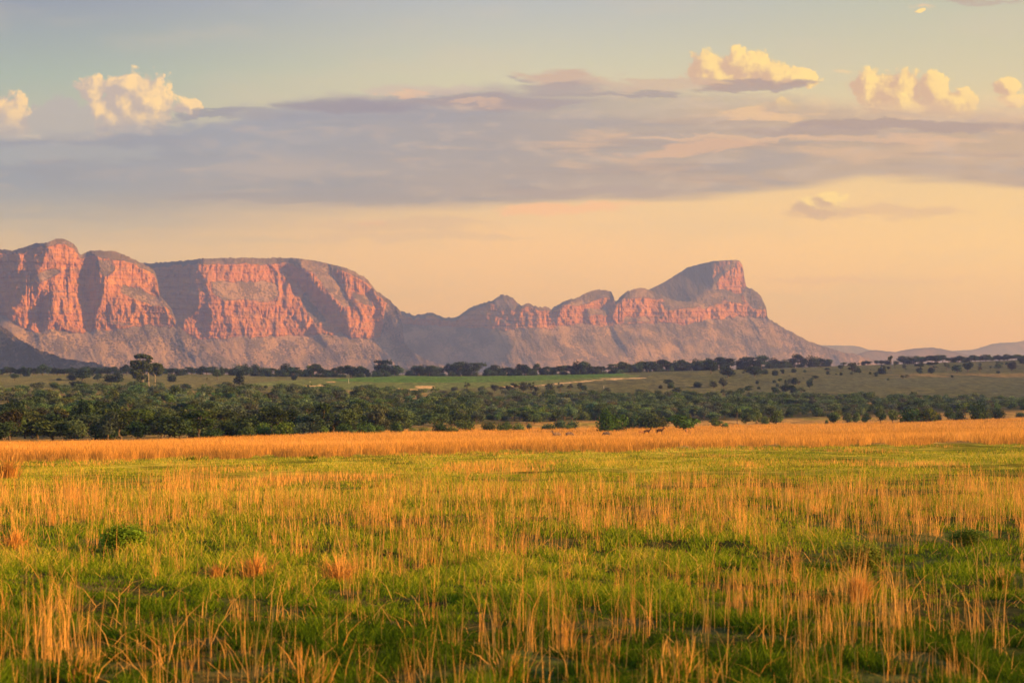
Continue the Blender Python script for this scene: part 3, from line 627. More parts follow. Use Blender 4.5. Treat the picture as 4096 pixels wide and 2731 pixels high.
def leaves(r, clumps, n, size, flat=.5, droop=0., core=.35):
    """leaf sprays on and in ellipsoid clumps (cx,cy,cz,rx,ry,rz)"""
    cl = np.array(clumps, float)
    w = (cl[:, 3]*cl[:, 4])**.8*cl[:, 5]**.4; k = r.choice(len(cl), n, p=w/w.sum())
    d = r.normal(size=(n, 3)); d /= np.linalg.norm(d, axis=1)[:, None]
    rad = np.where(r.random(n) < core, r.random(n)**.5*.9, .82+.28*r.random(n))
    lump = 1+.16*np.sin(d[:, 0]*7+k*2.1)*np.sin(d[:, 1]*6+k)+.1*np.sin(d[:, 2]*9+k)
    P = cl[k, :3]+d*cl[k, 3:]*(rad*lump)[:, None]
    nn = d*(1-flat)+np.array([0, 0, 1.])*flat+r.normal(size=(n, 3))*.55
    nn /= np.linalg.norm(nn, axis=1)[:, None]
    t = np.cross(nn, r.normal(size=(n, 3))); t /= np.linalg.norm(t, axis=1)[:, None]
    b = np.cross(nn, t)
    s = size*(.55+.9*r.random(n))[:, None]
    q = .6+.5*r.random(n)[:, None]
    V = np.stack([P-t*s*.1-b*s*q*.5, P+t*s*.6, P+b*s*q, P-t*s*.7+b*s*.2], 1)
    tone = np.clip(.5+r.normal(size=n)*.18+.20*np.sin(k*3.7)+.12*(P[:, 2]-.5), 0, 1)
    return V.reshape(-1, 3), np.repeat(tone, 4)
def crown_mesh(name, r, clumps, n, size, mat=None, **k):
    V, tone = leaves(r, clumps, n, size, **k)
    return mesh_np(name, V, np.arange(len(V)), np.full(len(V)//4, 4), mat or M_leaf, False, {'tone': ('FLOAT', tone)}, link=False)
def tubes(paths, sides=5):
    Vs, Fs = [], []; off = 0
    for pts, rad in paths:
        p = np.array(pts, float); n = len(p)
        for i in range(n):
            t = p[min(i+1, n-1)]-p[max(i-1, 0)]; t /= np.linalg.norm(t)+1e-9
            u = np.cross(t, [0.3, 1, .1]); u /= np.linalg.norm(u); v = np.cross(t, u)
            for k in range(sides):
                a = 2*math.pi*k/sides
                Vs.append(p[i]+(u*math.cos(a)+v*math.sin(a))*rad[i])
        for i in range(n-1):
            for k in range(sides):
                a0 = off+i*sides+k; a1 = off+i*sides+(k+1) % sides
                Fs += [a0, a1, a1+sides, a0+sides]
        off += n*sides
    return np.array(Vs), np.array(Fs)
def trunk_mesh(name, paths, mat, sides=5):
    V, Fc = tubes(paths, sides)
    return mesh_np(name, V, Fc, np.full(len(Fc)//4, 4), mat, True, link=False)
def limb(r, p0, p1, r0, r1, n=4, wob=.04):
    p0 = np.array(p0, float); p1 = np.array(p1, float)
    pts = [p0+(p1-p0)*i/n+(r.normal(size=3)*wob*np.linalg.norm(p1-p0) if 0 < i < n else 0) for i in range(n+1)]
    return pts, [r0+(r1-r0)*i/n for i in range(n+1)]

# every proto is 1 unit high with a crown 1 unit wide; returns (crown mesh, trunk mesh)
def proto(kind, s, n=1500):
    r = np.random.default_rng(100+s)
    C, T = [], []
    size = .05
    if kind == 'acacia':
        b = np.array([r.normal()*.02, r.normal()*.02, .28+.08*r.random()])
        T.append(limb(r, (0, 0, -.05), b, .035, .028))
        for k in range(r.integers(8, 12)):
            a = k*2.4+r.random(); rr = .06+.36*r.random()**.7
            c = np.array([math.cos(a)*rr, math.sin(a)*rr, .45+.42*r.random()*(1.3-rr)])
            w = .12+.11*r.random()
            C.append((*c, w*1.15, w*1.15, .085+.07*r.random()))
            T.append(limb(r, b, c-[0, 0, .03], .020, .006, wob=.07))
        C.append((0, 0, .84, .26, .26, .10)); C.append((0, 0, .5, .25, .25, .16))
        k = dict(flat=.6, core=.3)
    elif kind == 'round':
        b = np.array([0, 0, .25])
        T.append(limb(r, (0, 0, -.05), b, .035, .03))
        for k in range(r.integers(8, 12)):
            a = k*2.4+r.random(); h = .3+.55*r.random(); m = math.sqrt(max(.05, 1-((h-.52)/.46)**2)); rr = .30*m*(.55+.5*r.random())
            w = .12+.11*r.random()
            C.append((math.cos(a)*rr, math.sin(a)*rr, h, w*1.1, w*1.1, w*.8))
            T.append(limb(r, b, (math.cos(a)*rr*.8, math.sin(a)*rr*.8, h), .018, .005, wob=.07))
        C.append((0, 0, .55, .3, .3, .32))
        k = dict(flat=.3, core=.4)
    elif kind == 'bush':
        for k in range(r.integers(8, 13)):
            a = k*2.4+r.random(); rr = .36*r.random()**.6; h = .12+.55*r.random()*(1-rr*1.1)
            w = .12+.12*r.random()
            C.append((math.cos(a)*rr, math.sin(a)*rr, h+.05, w*1.1, w*1.1, w*1.25))
            T.append(limb(r, (math.cos(a)*.05, math.sin(a)*.05, -.05), (math.cos(a)*rr, math.sin(a)*rr, h), .014, .005, wob=.07))
        C.append((0, 0, .38, .36, .36, .38)); C.append((0, 0, .12, .4, .4, .14))
        k = dict(flat=.25, core=.35)
    elif kind == 'sparse':
        b = np.array([0, 0, .22]); n = int(n*.45)
        T.append(limb(r, (0, 0, -.05), b, .030, .024))
        for k in range(r.integers(9, 13)):
            a = k*2.4+r.random(); h = .45+.5*r.random(); rr = .1+.32*r.random()*math.sqrt(max(.1, 1-((h-.62)/.5)**2))
            C.append((math.cos(a)*rr, math.sin(a)*rr, h, .12, .12, .10))
            T.append(limb(r, b, (math.cos(a)*rr, math.sin(a)*rr, h), .014, .004, wob=.08))
        k = dict(flat=.2, core=.6)
    elif kind == 'thin':
        T.append(limb(r, (0, 0, -.03), (.02, 0, .8), .045, .02)); n = int(n*.4)
        for q in range(5):
            a = r.random()*6.3
            C.append((math.cos(a)*.16, math.sin(a)*.16, .70+.22*r.random(), .22, .22, .09))
            T.append(limb(r, (.01, 0, .55), C[-1][:3], .014, .004))
        size = .07; k = dict(flat=.3, core=.5)
    elif kind == 'double':           # dark lower bush under a flat upper crown
        T.append(limb(r, (0, 0, -.05), (0, 0, .5), .03, .022))
        C += [(0, 0, .24, .26, .26, .22), (.08, .05, .34, .2, .2, .14)]
        for q in range(7):
            a = q*2.4; rr = .12+.28*r.random()
            C.append((math.cos(a)*rr, math.sin(a)*rr, .78+.12*r.random(), .17, .17, .07))
            T.append(limb(r, (0, 0, .48), (math.cos(a)*rr, math.sin(a)*rr, .76), .014, .005))
        k = dict(flat=.45, core=.35)
    cm, tm = crown_mesh(kind+'_crown', r, C, n, size, **k), trunk_mesh(kind+'_trunk', T, M_bark)
    a = np.empty(len(cm.vertices)*3, np.float32); cm.vertices.foreach_get('co', a); a = a.reshape(-1, 3)
    sz = 1/np.percentile(a[:, 2], 98.5); sw = .5/np.percentile(np.hypot(a[:, 0], a[:, 1]), 95)
    for me in (cm, tm):
        a = np.empty(len(me.vertices)*3, np.float32); me.vertices.foreach_get('co', a); a = a.reshape(-1, 3)*np.array([sw, sw, sz], np.float32)
        me.vertices.foreach_set('co', a.ravel()); me.update()
    return cm, tm
PROTO = {}
FR = [1.]
def protos(kind):
    if kind not in PROTO: PROTO[kind] = [proto(kind, 10*len(PROTO)+i) for i in range(5 if kind in ('acacia', 'round', 'bush') else 3)]
    return PROTO[kind]
NAME = {'acacia': ('flat_topped_tree', 'tree'), 'round': ('leafy_tree', 'tree'), 'bush': ('bush', 'bush'), 'sparse': ('open_crowned_tree', 'tree'), 'thin': ('slender_tree', 'tree'), 'double': ('umbrella_tree', 'tree')}
BASEC = {'acacia': (.105, .125, .060), 'round': (.085, .105, .040), 'bush': (.085, .115, .035), 'sparse': (.13, .125, .085), 'thin': (.10, .115, .06), 'double': (.085, .11, .05)}
def plant(kind, px, yb, h, w, label, group=None, colr=None, d=None, var=.14, name=None, cat=None):
    """h, w: size in photo pixels at the place it stands"""
    if d is None: x, y, z = find(px, yb)
    else: y = d; x = (px-2048)/F*d; z = float(gz(x, d))
    m = y/F
    cm, tm = random.choice(protos(kind))
    nm, ct = NAME[kind]
    root = bpy.data.objects.new(name or nm, None); col.objects.link(root)
    root.location = (x, y, z-.05); root.rotation_euler = (0, 0, random.uniform(0, 6.28)); root.scale = (w*m, w*m, h*m)
    tag(root, label, cat or ct, group)
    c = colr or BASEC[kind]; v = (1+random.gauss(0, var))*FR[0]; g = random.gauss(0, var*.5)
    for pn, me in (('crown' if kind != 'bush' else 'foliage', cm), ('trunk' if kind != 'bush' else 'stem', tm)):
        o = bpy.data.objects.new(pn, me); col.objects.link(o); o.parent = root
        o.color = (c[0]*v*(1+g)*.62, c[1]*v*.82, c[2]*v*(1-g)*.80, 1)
    return root
DARK = (.042, .060, .032); OLIVE = (.115, .13, .045); BRIGHT = (.11, .16, .035); GREY = (.14, .14, .095); BLUE = (.075, .105, .065)

def gum_trees():
    # three tall pale-trunked trees on the plain
    def zz(x, y): return (x*.3487, 1380+y*.3487)
    def build(trunk, limbs, clumps, label, n, d=1400.):
        bx, by = zz(*trunk[0]); x0, y0, z0 = find(bx, by); sc = y0/F*.3487
        root = bpy.data.objects.new('gum_tree', None); col.objects.link(root); root.location = (x0, y0, z0)
        tag(root, label, 'tree', 'tall pale-trunked trees on the plain')
        loc = lambda p, q=0: ((p[0]-trunk[0][0])*sc, q, (trunk[0][1]-p[1])*sc)
        r = np.random.default_rng(5)
        paths = [([loc(p) for p in trunk], [(.36-.22*i/(len(trunk)-1)) for i in range(len(trunk))])]
        for l in limbs: paths.append(([loc(p, (i*.6*(1 if k % 2 else -1)) ) for k, i_ in enumerate([0]) for i, p in enumerate(l)], [.17-.11*i/(len(l)-1) for i in range(len(l))]))
        tm = trunk_mesh('trunk', paths, M_pale, 6)
        cl = []
        for (a, b, rx, ry) in clumps:
            c = loc((a, b), r.normal()*.6); cl.append((*c, rx*sc, rx*sc*.9, ry*sc))
            for _ in range(3):
                cl.append((c[0]+r.normal()*rx*sc*.6, c[1]+r.normal()*rx*sc*.6, c[2]+r.normal()*ry*sc*.5, rx*sc*.5, rx*sc*.5, ry*sc*.6))
        cm = crown_mesh('crown', r, cl, int(n*1.8), .75, flat=.35, core=.35)
        for nm, me in (('crown', cm), ('trunk', tm)):
            o = bpy.data.objects.new(nm, me); col.objects.link(o); o.parent = root; o.color = (.040, .058, .026, 1)
    build([(1642,495),(1642,420),(1641,330),(1645,260),(1650,200),(1640,150)], [[(1641,330),(1600,290),(1560,260)],[(1645,260),(1580,215),(1530,205)],[(1650,200),(1700,150),(1730,150)],[(1642,420),(1600,400),(1570,380)],[(1645,300),(1670,250),(1690,230)]],
          [(1640,125,70,18),(1600,140,45,16),(1700,140,40,16),(1738,152,18,8),(1700,180,28,10),(1530,195,38,14),(1560,185,30,12),(1520,215,22,10),(1640,200,65,26),(1590,235,60,22),(1560,250,45,16),(1680,240,50,24),(1540,300,40,22),(1600,300,70,40),(1560,340,50,30),(1620,360,60,30),(1600,430,35,40),(1610,470,35,22)],
          'tallest gum tree with ragged layered crown and pale trunk rising above the plain', 2600)
    build([(1708,495),(1705,400),(1702,320),(1700,240),(1697,185)], [[(1702,300),(1722,280),(1735,260)],[(1700,240),(1715,210),(1722,195)]],
          [(1722,185,16,7),(1700,178,14,7),(1725,240,28,18),(1720,280,26,18),(1712,215,15,8),(1690,400,18,18)],
          'very thin bare straight pale gum trunk between the two leafier gum trees', 420)
    build([(1777,493),(1779,420),(1781,350),(1785,320)], [[(1785,320),(1770,290),(1755,255)],[(1785,320),(1800,290),(1830,255)],[(1785,325),(1820,300),(1850,270)],[(1781,350),(1765,320),(1745,300)]],
          [(1800,222,55,14),(1770,235,40,20),(1840,250,38,26),(1750,270,35,22),(1810,265,50,24),(1850,285,30,18),(1780,300,40,16),(1740,300,20,15),(1835,310,25,12)],
          'shorter gum tree with rounded spreading crown and forked pale trunk', 1200)

def planted_trees():
    q5 = lambda a, b: (3276+.3487*a, 1380+.3487*b)
    q4 = lambda a, b: (2460+.3487*a, 1380+.3487*b)
    q3 = lambda a, b: (1640+.3487*a, 1380+.3487*b)
    q2 = lambda a, b: (820+.3487*a, 1380+.3487*b)
    q1 = lambda a, b: (.3487*a, 1380+.3487*b)
    s = .3487
    def P(q, a, b, h, w, kind, label, c=None, **k):
        px, y = q(a, b); plant(kind, px, y, h*s, w*s, label, colr=c, var=.05, **k)
    # pasture in front of the hills, one side: scattered trees
    P(q5,97,345,78,66,'double','small two-tiered dark tree, first of the scattered row on the grassy rise',DARK)
    P(q5,250,292,66,76,'acacia','low flat-topped tree just under the skyline, left of the wide-branching one',BLUE)
    P(q5,388,343,130,125,'acacia','wide flat-branching thorn tree with visible forked trunk on the grassy rise',(.10,.10,.06))
    P(q5,587,336,30,32,'bush','tiny round shrub beside the domed dark bush',DARK)
    P(q5,725,332,78,112,'bush','domed dark bush on the grassy rise below the low blue hill',DARK)
    P(q5,818,292,162,52,'thin','tall slender tree with small round top poking above the skyline',(.10,.11,.06))
    P(q5,870,277,70,34,'sparse','thin half-bare sapling right beside the tall slender tree',GREY)
    P(q5,1140,314,100,84,'double','narrow two-tiered tree under the dense skyline thicket',DARK)
    P(q5,1290,327,128,132,'double','large two-tiered umbrella tree under the dense skyline thicket',DARK)
    P(q5,1465,302,104,74,'sparse','grey see-through tree between two dark trees on the rise',GREY)
    P(q5,1585,327,98,124,'round','broad dark tree with pointed left side on the grassy rise',BLUE)
    P(q5,1710,307,108,112,'round','rounded dark tree beside the broad one, slightly higher up the rise',DARK)
    P(q5,1845,317,68,62,'sparse','small purplish open tree between rounded tree and sapling',(.13,.10,.09))
    P(q5,1970,292,50,30,'thin','short sapling with tuft top on the grassy rise',GREY)
    P(q5,2060,292,78,92,'acacia','loose green flat tree near the far end of the rise',(.10,.13,.06))
    P(q5,2215,297,112,112,'round','purplish dark tree with ragged crown near the far end of the rise',(.085,.07,.055))
    P(q5,2335,240,80,90,'round','dark tree at the very end of the skyline row',DARK)
    P(q4,1295,374,120,172,'round','big dark tree with low skirts standing forward of the skyline row',DARK)
    P(q4,1100,327,148,150,'round','tall dark layered tree in the skyline row',DARK)
    P(q4,1255,292,112,140,'round','dense dark round crown beside the tall layered tree on the skyline',DARK)
    P(q4,1600,368,116,190,'round','wide dark tree reaching down the slope from the skyline row',BLUE)
    P(q4,1510,270,54,98,'acacia','flat umbrella tree standing clear against the mountain foot',BLUE)
    P(q4,1720,334,55,90,'bush','low dark bush at the end of the skyline clump',DARK)
    P(q4,1835,350,62,76,'bush','small dark bush on the slope past the skyline clump',DARK)
    P(q4,1925,336,46,40,'round','tiny round tree past the small dark bush',DARK)
    P(q4,600,300,118,60,'thin','narrow upright dark tree sticking up from the skyline row',DARK)
    P(q4,440,300,108,110,'round','reddish-topped open tree in the skyline row',(.10,.09,.06))
    P(q4,945,488,62,110,'bush','lone domed dark-green bush on the mid slope',(.06,.085,.045))
    P(q4,1130,496,96,98,'round','lone round tree on a short trunk, middle of the slope',GREY)
    P(q4,1245,496,116,112,'round','taller double-stemmed tree beside the lone round tree',(.12,.12,.075))
    P(q4,1250,584,84,96,'sparse','pale thin-stemmed tree directly below the double-stemmed one',GREY)
    P(q4,615,480,78,110,'acacia','flat bluish tree above the green shrub on the mid slope',BLUE)
    P(q4,645,498,66,80,'bush','round green shrub tucked under the flat bluish tree',(.075,.11,.04))
    P(q4,525,502,42,50,'bush','small brownish shrub left of the flat bluish tree',(.10,.08,.05))
    P(q4,285,562,58,112,'bush','low spreading shrub at the upper edge of the woodland',GREY)
    P(q4,390,572,46,82,'bush','small grey shrub at the upper edge of the woodland',GREY)
    P(q4,495,572,54,90,'bush','pale olive shrub at the upper edge of the woodland',(.14,.16,.08))
    P(q4,700,574,90,150,'round','broad dark olive tree on the upper edge of the woodland',(.09,.10,.05))
    P(q4,1440,572,78,86,'round','darker of the paired trees above the woodland edge',BLUE)
    P(q4,1530,562,84,114,'acacia','lighter flat one of the paired trees above the woodland edge',BLUE)
    P(q4,1970,482,92,62,'round','upper left round tree of the slope thicket',GREY)
    P(q4,2055,472,96,64,'round','topmost round tree of the slope thicket',DARK)
    P(q4,2108,462,58,54,'sparse','small brown crown right of the thicket top',(.11,.09,.06))
    P(q4,2232,502,106,84,'round','tall grey-green tree on the right of the slope thicket',BLUE)
    P(q4,1955,562,96,120,'round','dark lower tree of the slope thicket, left side',DARK)
    P(q4,2040,575,110,110,'round','dense central tree of the slope thicket',DARK)
    P(q4,2130,588,100,120,'sparse','open grey tree low in the slope thicket',GREY)
    P(q4,1840,575,90,110,'round','grey-green tree on the near left of the slope thicket',BLUE)
    P(q4,1865,476,36,42,'bush','small shrub above and left of the slope thicket',BLUE)
    P(q4,1650,502,32,48,'bush','small isolated shrub between paired trees and thicket',BLUE)
    P(q3,1610,548,108,112,'round','grey round double tree, first of four at the field corner',GREY)
    P(q3,1725,546,108,86,'sparse','upright grey tree, second of four at the field corner',GREY)
    P(q3,1835,542,96,80,'sparse','slanting leafless-looking tree, third of four at the field corner',(.12,.11,.08))
    P(q3,1955,537,98,70,'round','taller tree of the pair with a visible stem at the field corner',GREY)
    P(q3,2002,541,76,70,'round','shorter darker tree of the pair at the field corner',BLUE)
    P(q3,2265,552,62,92,'acacia','small flat grey tree on the slope beside the white marker post',GREY)
    P(q3,655,524,104,82,'sparse','tall grey-green tree sticking up before the green field',GREY)
    P(q3,820,522,54,80,'bush','dark shrub in front of the green field',BLUE)
    P(q3,510,532,48,84,'bush','grey shrub in front of the green field',GREY)
    for i,(a,h,w) in enumerate(((970,88,100),(1050,70,90),(1130,80,90),(1200,112,110),(1300,120,120),(1390,118,120),(1450,70,70))):
        P(q3,a,550,h,w,'sparse' if i%2 else 'round','grey thorn tree in the thicket along the near side of the green field',(.12,.115,.085),group='grey thicket along the near side of the green field')
    P(q2,395,480,118,134,'round','dark round lower tree with grey trunk standing alone on the plain',(.06,.065,.045))
    P(q2,400,420,130,96,'round','dark blue-green tree directly behind the lone round tree',DARK)
    P(q2,245,492,72,138,'bush','spreading dark bush beside the lone round tree',DARK)
    P(q2,20,414,40,22,'thin','tiny dark stump-like shrub alone on the pale grass',DARK)
    P(q2,140,405,118,110,'acacia','wispy green tree at the edge of the far tree line',(.10,.13,.07))
    P(q2,1020,400,110,110,'double','dark two-tiered tree at the corner of the green field',DARK)
    P(q2,695,495,36,48,'bush','small dark shrub at the back edge of the woodland',DARK)
    P(q2,998,520,78,58,'sparse','pinkish bare tree at the back edge of the woodland',(.15,.12,.10))
    P(q1,165,406,82,112,'acacia','bluish tree at the far left of the pale grass',BLUE)
    P(q1,675,406,30,60,'bush','dark low shrub alone on the pale grass',DARK)
    P(q1,905,480,66,190,'bush','wide dark bush in front of the pale grass',DARK)
    P(q1,950,410,140,200,'round','broad rounded dark tree at the front of the far tree line',BLUE)
    P(q1,1305,430,92,232,'bush','big spreading dark bush left of the gum trees',DARK)
    P(q1,1970,422,92,112,'bush','dark upright bush right of the gum trees',DARK)
    P(q1,2125,497,58,155,'bush','flat dark bush at the woodland edge right of the gum trees',DARK)
    P(q1,1200,500,68,155,'bush','brownish rounded bush at the woodland edge left of the gum trees',(.10,.085,.05))
    P(q1,625,485,62,100,'bush','brighter green bush at the far edge of the woodland',(.06,.12,.03))
    P(q1,830,405,70,120,'bush','pale grey-green shrub before the far tree line',GREY)
    P(q1,1120,415,85,120,'round','tree between the two broad bushes at the far tree line',BLUE)
    FR[0] = 1.55
    # front edge of the woodland by the golden grass
    P(q3,2235,1012,262,190,'bush','tall dense dark-green tree standing by the zebras',(.060,.095,.022),name='leafy_tree',cat='tree')
    P(q4,0,1000,220,250,'bush','right half of the dense green clump by the zebras, with a short trunk',(.075,.11,.022),name='leafy_tree',cat='tree')
    P(q4,170,965,150,190,'bush','dark bush between the zebra tree and the wide brown-green thicket',DARK)
    P(q4,370,968,188,300,'bush','wide dark thicket, tallest of the bushes behind the antelopes',(.07,.085,.03))
    P(q4,520,960,150,190,'bush','brownish right end of the thicket behind the antelopes',(.12,.105,.035))
    P(q4,790,1000,190,380,'round','spreading green tree with several thin trunks in the golden grass',(.085,.12,.03))
    P(q4,1160,962,112,155,'round','small brownish tree with bare stem beside the bright bush',(.10,.105,.035))
    P(q4,1267,968,66,84,'bush','small bright green bush at the edge of the golden grass',BRIGHT)
    P(q4,1402,925,185,88,'thin','tall lollipop-shaped tree on a bare trunk at the woodland front',OLIVE)
    P(q4,1505,925,138,130,'round','rounded olive tree right of the lollipop tree',OLIVE)
    P(q4,1618,925,192,130,'round','tall two-storey olive tree at the woodland front',OLIVE)
    P(q4,1722,925,108,112,'bush','round olive bush between two taller trees',OLIVE)
    P(q4,1850,925,185,150,'round','tall leaning olive tree, broadest of the woodland front',OLIVE)
    P(q5,1060,895,168,290,'bush','left half of the long dense dark bush in the golden grass',(.055,.085,.020))
    P(q5,1260,893,168,250,'bush','right half of the long dense dark bush, browner',(.085,.09,.022))
    P(q5,1365,872,92,90,'bush','small rounded bush at the right end of the long dense bush',(.08,.10,.04))
    P(q5,1490,874,168,140,'round','dark leaning tree, left of the dark clump',(.055,.075,.028))
    P(q5,1640,862,205,200,'sparse','paler grey-olive tree rising in the middle of the dark clump',OLIVE)
    P(q5,1600,868,120,160,'bush','low dark bush filling the front of the clump',DARK)
    P(q5,1815,862,210,190,'bush','tallest dark dome of the clump',(.05,.072,.025))
    P(q5,1930,855,120,130,'bush','lower olive bush right of the tallest dome',(.08,.09,.03))
    P(q5,2045,840,114,175,'bush','dense rounded dark bush closing the clump on the right',DARK)
    P(q5,2310,827,60,115,'bush','small dark bush by itself at the edge of the golden grass',BLUE)
    P(q5,845,898,158,118,'round','round-crowned tree with clear dark stems by the long dense bush',OLIVE)
    P(q5,705,902,210,140,'round','tallest of the dark-stemmed trees at the woodland front',(.09,.105,.035))
    P(q5,530,905,125,110,'round','low dark-stemmed tree with two bare stems',OLIVE)
    P(q5,430,905,130,90,'round','narrow dark-stemmed tree near the tallest one',OLIVE)
    P(q5,330,905,140,150,'round','spreading grey-olive tree on several dark stems',(.10,.11,.055))
    P(q5,170,908,140,150,'round','twin-crowned tree at the woodland front',OLIVE)
    P(q5,85,912,55,44,'bush','small yellowish shrub in front of the twin-crowned tree',BRIGHT)
    P(q3,900,998,118,170,'bush','dark brown-green bush, left of the low front hedge',(.07,.075,.03))
    P(q3,1060,995,105,180,'bush','olive bush in the middle of the low front hedge',(.08,.095,.03))
    P(q3,1110,985,110,110,'bush','fresh green bush behind the low front hedge',(.07,.105,.04))
    P(q3,1240,988,96,170,'bush','grey-olive bush right of the low front hedge',OLIVE)
    P(q3,1370,975,80,76,'bush','small separate bush past the front hedge',BLUE)
    P(q3,1580,980,78,176,'bush','domed green bush in the pale clearing',(.07,.11,.05))
    P(q3,1730,970,110,160,'bush','dark bush right of the domed green one',BLUE)
    P(q3,1850,968,110,140,'bush','dark rounded bush ending the clearing hedge',BLUE)
    P(q3,1820,972,56,110,'bush','low pale shrub in front of the clearing hedge',OLIVE)
    P(q3,1018,890,104,96,'round','bright pale-green round tree inside the woodland',(.12,.17,.07))
    P(q3,1350,885,110,200,'acacia','brown-stemmed flat tree row behind the pale clearing',(.085,.10,.045))
    P(q3,480,1008,84,160,'bush','grey-green front bush with a flat top',OLIVE)
    P(q3,640,1000,134,220,'bush','large light olive front bush on pale stems',OLIVE)
    P(q3,340,1010,130,170,'bush','dark front bush in deep shade',(.05,.07,.03))
    P(q3,150,1015,80,150,'bush','small olive front bush near two taller ones',OLIVE)
    P(q3,30,1020,70,120,'bush','rounded green front bush at the grass edge',(.08,.12,.045))
    P(q2,900,1062,170,240,'bush','bright yellow-green rounded bush, largest along the golden grass',(.11,.14,.028))
    P(q2,680,1062,165,220,'bush','left lobe of the bright rounded bush thicket',(.10,.13,.032))
    P(q2,480,1068,122,200,'bush','dark olive bush left of the bright thicket',(.075,.095,.03))
    P(q2,100,1072,110,230,'bush','dark-green bush near the grass tips, left part of the woodland',(.06,.085,.03))
    P(q2,1340,1028,94,180,'bush','yellow-topped low bush right of the bright thicket',(.10,.13,.035))
    P(q2,1600,1035,124,200,'bush','medium green bush at the woodland front',(.08,.115,.04))
    P(q2,1840,1038,142,210,'bush','broad rounded green bush at the woodland front',(.085,.125,.04))
    P(q2,1990,1030,110,160,'bush','green lobe just right of the broad rounded bush',(.08,.12,.04))
    P(q2,1920,1036,60,150,'bush','low light-green shrub before the broad rounded bush',(.09,.14,.05))
    P(q2,1700,1038,56,110,'bush','small light-green shrub left of the broad rounded bush',(.09,.14,.05))
    P(q2,2200,1030,150,160,'bush','dark bush beyond the green lobe',(.06,.085,.035))
    P(q2,1980,915,78,220,'bush','bright domed bush in the second row',(.085,.125,.035))
    P(q2,1590,900,215,220,'acacia','tall flat-topped tree with bare grey trunk inside the woodland',(.10,.095,.06))
    P(q2,500,930,100,140,'bush','olive domed bush in the second row',(.10,.125,.035))
    FR[0] = 1.

def tree_lines():
    # the far row of trees along the foot of the mountains, and the row on the rise
    r = random.Random(4)
    x = -260.
    while x < 3330:
        base = float(np.interp(x, [-300,0,700,1000,1400,1640,2100,2460,2700,3000,3300], [1504,1502,1500,1503,1508,1502,1500,1492,1481,1476,1463]))
        left = x < 900
        h = r.uniform(24, 36) if left else 26+26*r.random()**2; w = h*r.uniform(.7, 1.5)
        if r.random() < .12: h *= 1.25
        if r.random() < .06 and 1000 < x: x += 20
        k = r.choice(['acacia', 'round', 'acacia', 'round', 'bush'] if not left else ['round', 'round', 'acacia', 'bush'])
        seg = ('below the two rounded sandstone buttresses' if x < 900 else 'below the long plateau' if x < 1500 else 'along the back of the green field' if x < 2500 else 'below the pointed peak')
        lab = f"dark {dict(acacia='flat-topped', round='round-crowned', bush='low bushy')[k]} tree in the far tree line {seg}"
        plant(k, x, base+r.uniform(-2, 3), h, w, lab, lab, colr=random.choice([DARK, DARK, BLUE, (.07, .085, .045)]), name='far_'+NAME[k][0] if k != 'bush' else 'far_bush')
        if x > 1000:
            lab = 'low dark scrub between the trunks of the far tree line beyond the green field'
            plant('bush', x+r.uniform(-10, 10), base+2, r.uniform(13, 21), r.uniform(20, 36), lab, lab, colr=random.choice([DARK, BLUE, (.08, .09, .045)]), name='far_scrub')
        x += w*r.uniform(.3, .6)
    x = 3290.
    while x < 4500:
        base = float(np.interp(x, [3300,3600,3780,4096,4500], [1463,1457,1452,1443,1437]))
        dense = x > 3600
        h = (r.uniform(24, 36) if x < 3790 else r.uniform(18, 28)) if dense else r.uniform(8, 18); w = h*r.uniform(1.2, 1.9)
        k = r.choice(['round', 'bush', 'round', 'acacia'])
        lab = f"dark {dict(acacia='flat-topped', round='round-crowned', bush='low bushy')[k]} tree in the " + ('dense thicket on top of the grassy rise' if dense else 'thin skyline row left of the rise thicket')
        plant(k, x, base, h, w, lab, lab, colr=random.choice([DARK, BLUE]), name='skyline_'+NAME[k][0] if k != 'bush' else 'skyline_bush')
        x += w*(r.uniform(.4, .65) if dense else r.uniform(.7, 2.2))
    # thin scattered little trees and shrubs on the rise
    for i in range(70):
        px = r.uniform(2900, 4300); t = r.random()
        y = np.interp(px, [2900, 3300, 4096], [1500, 1472, 1452])+t**1.3*np.interp(px, [2900, 4096], [80, 45])
        h = r.uniform(7, 22); k = r.choice(['sparse', 'bush', 'acacia', 'thin'])
        lab = f"tiny {dict(acacia='flat-topped tree', sparse='half-bare tree', bush='shrub', thin='sapling')[k]} dotted over the grassy rise"
        plant(k, px, y, h, h*r.uniform(.8, 1.5), lab, lab, colr=random.choice([GREY, BLUE, DARK]), name='scattered_'+NAME[k][0] if k != 'bush' else 'scattered_shrub')

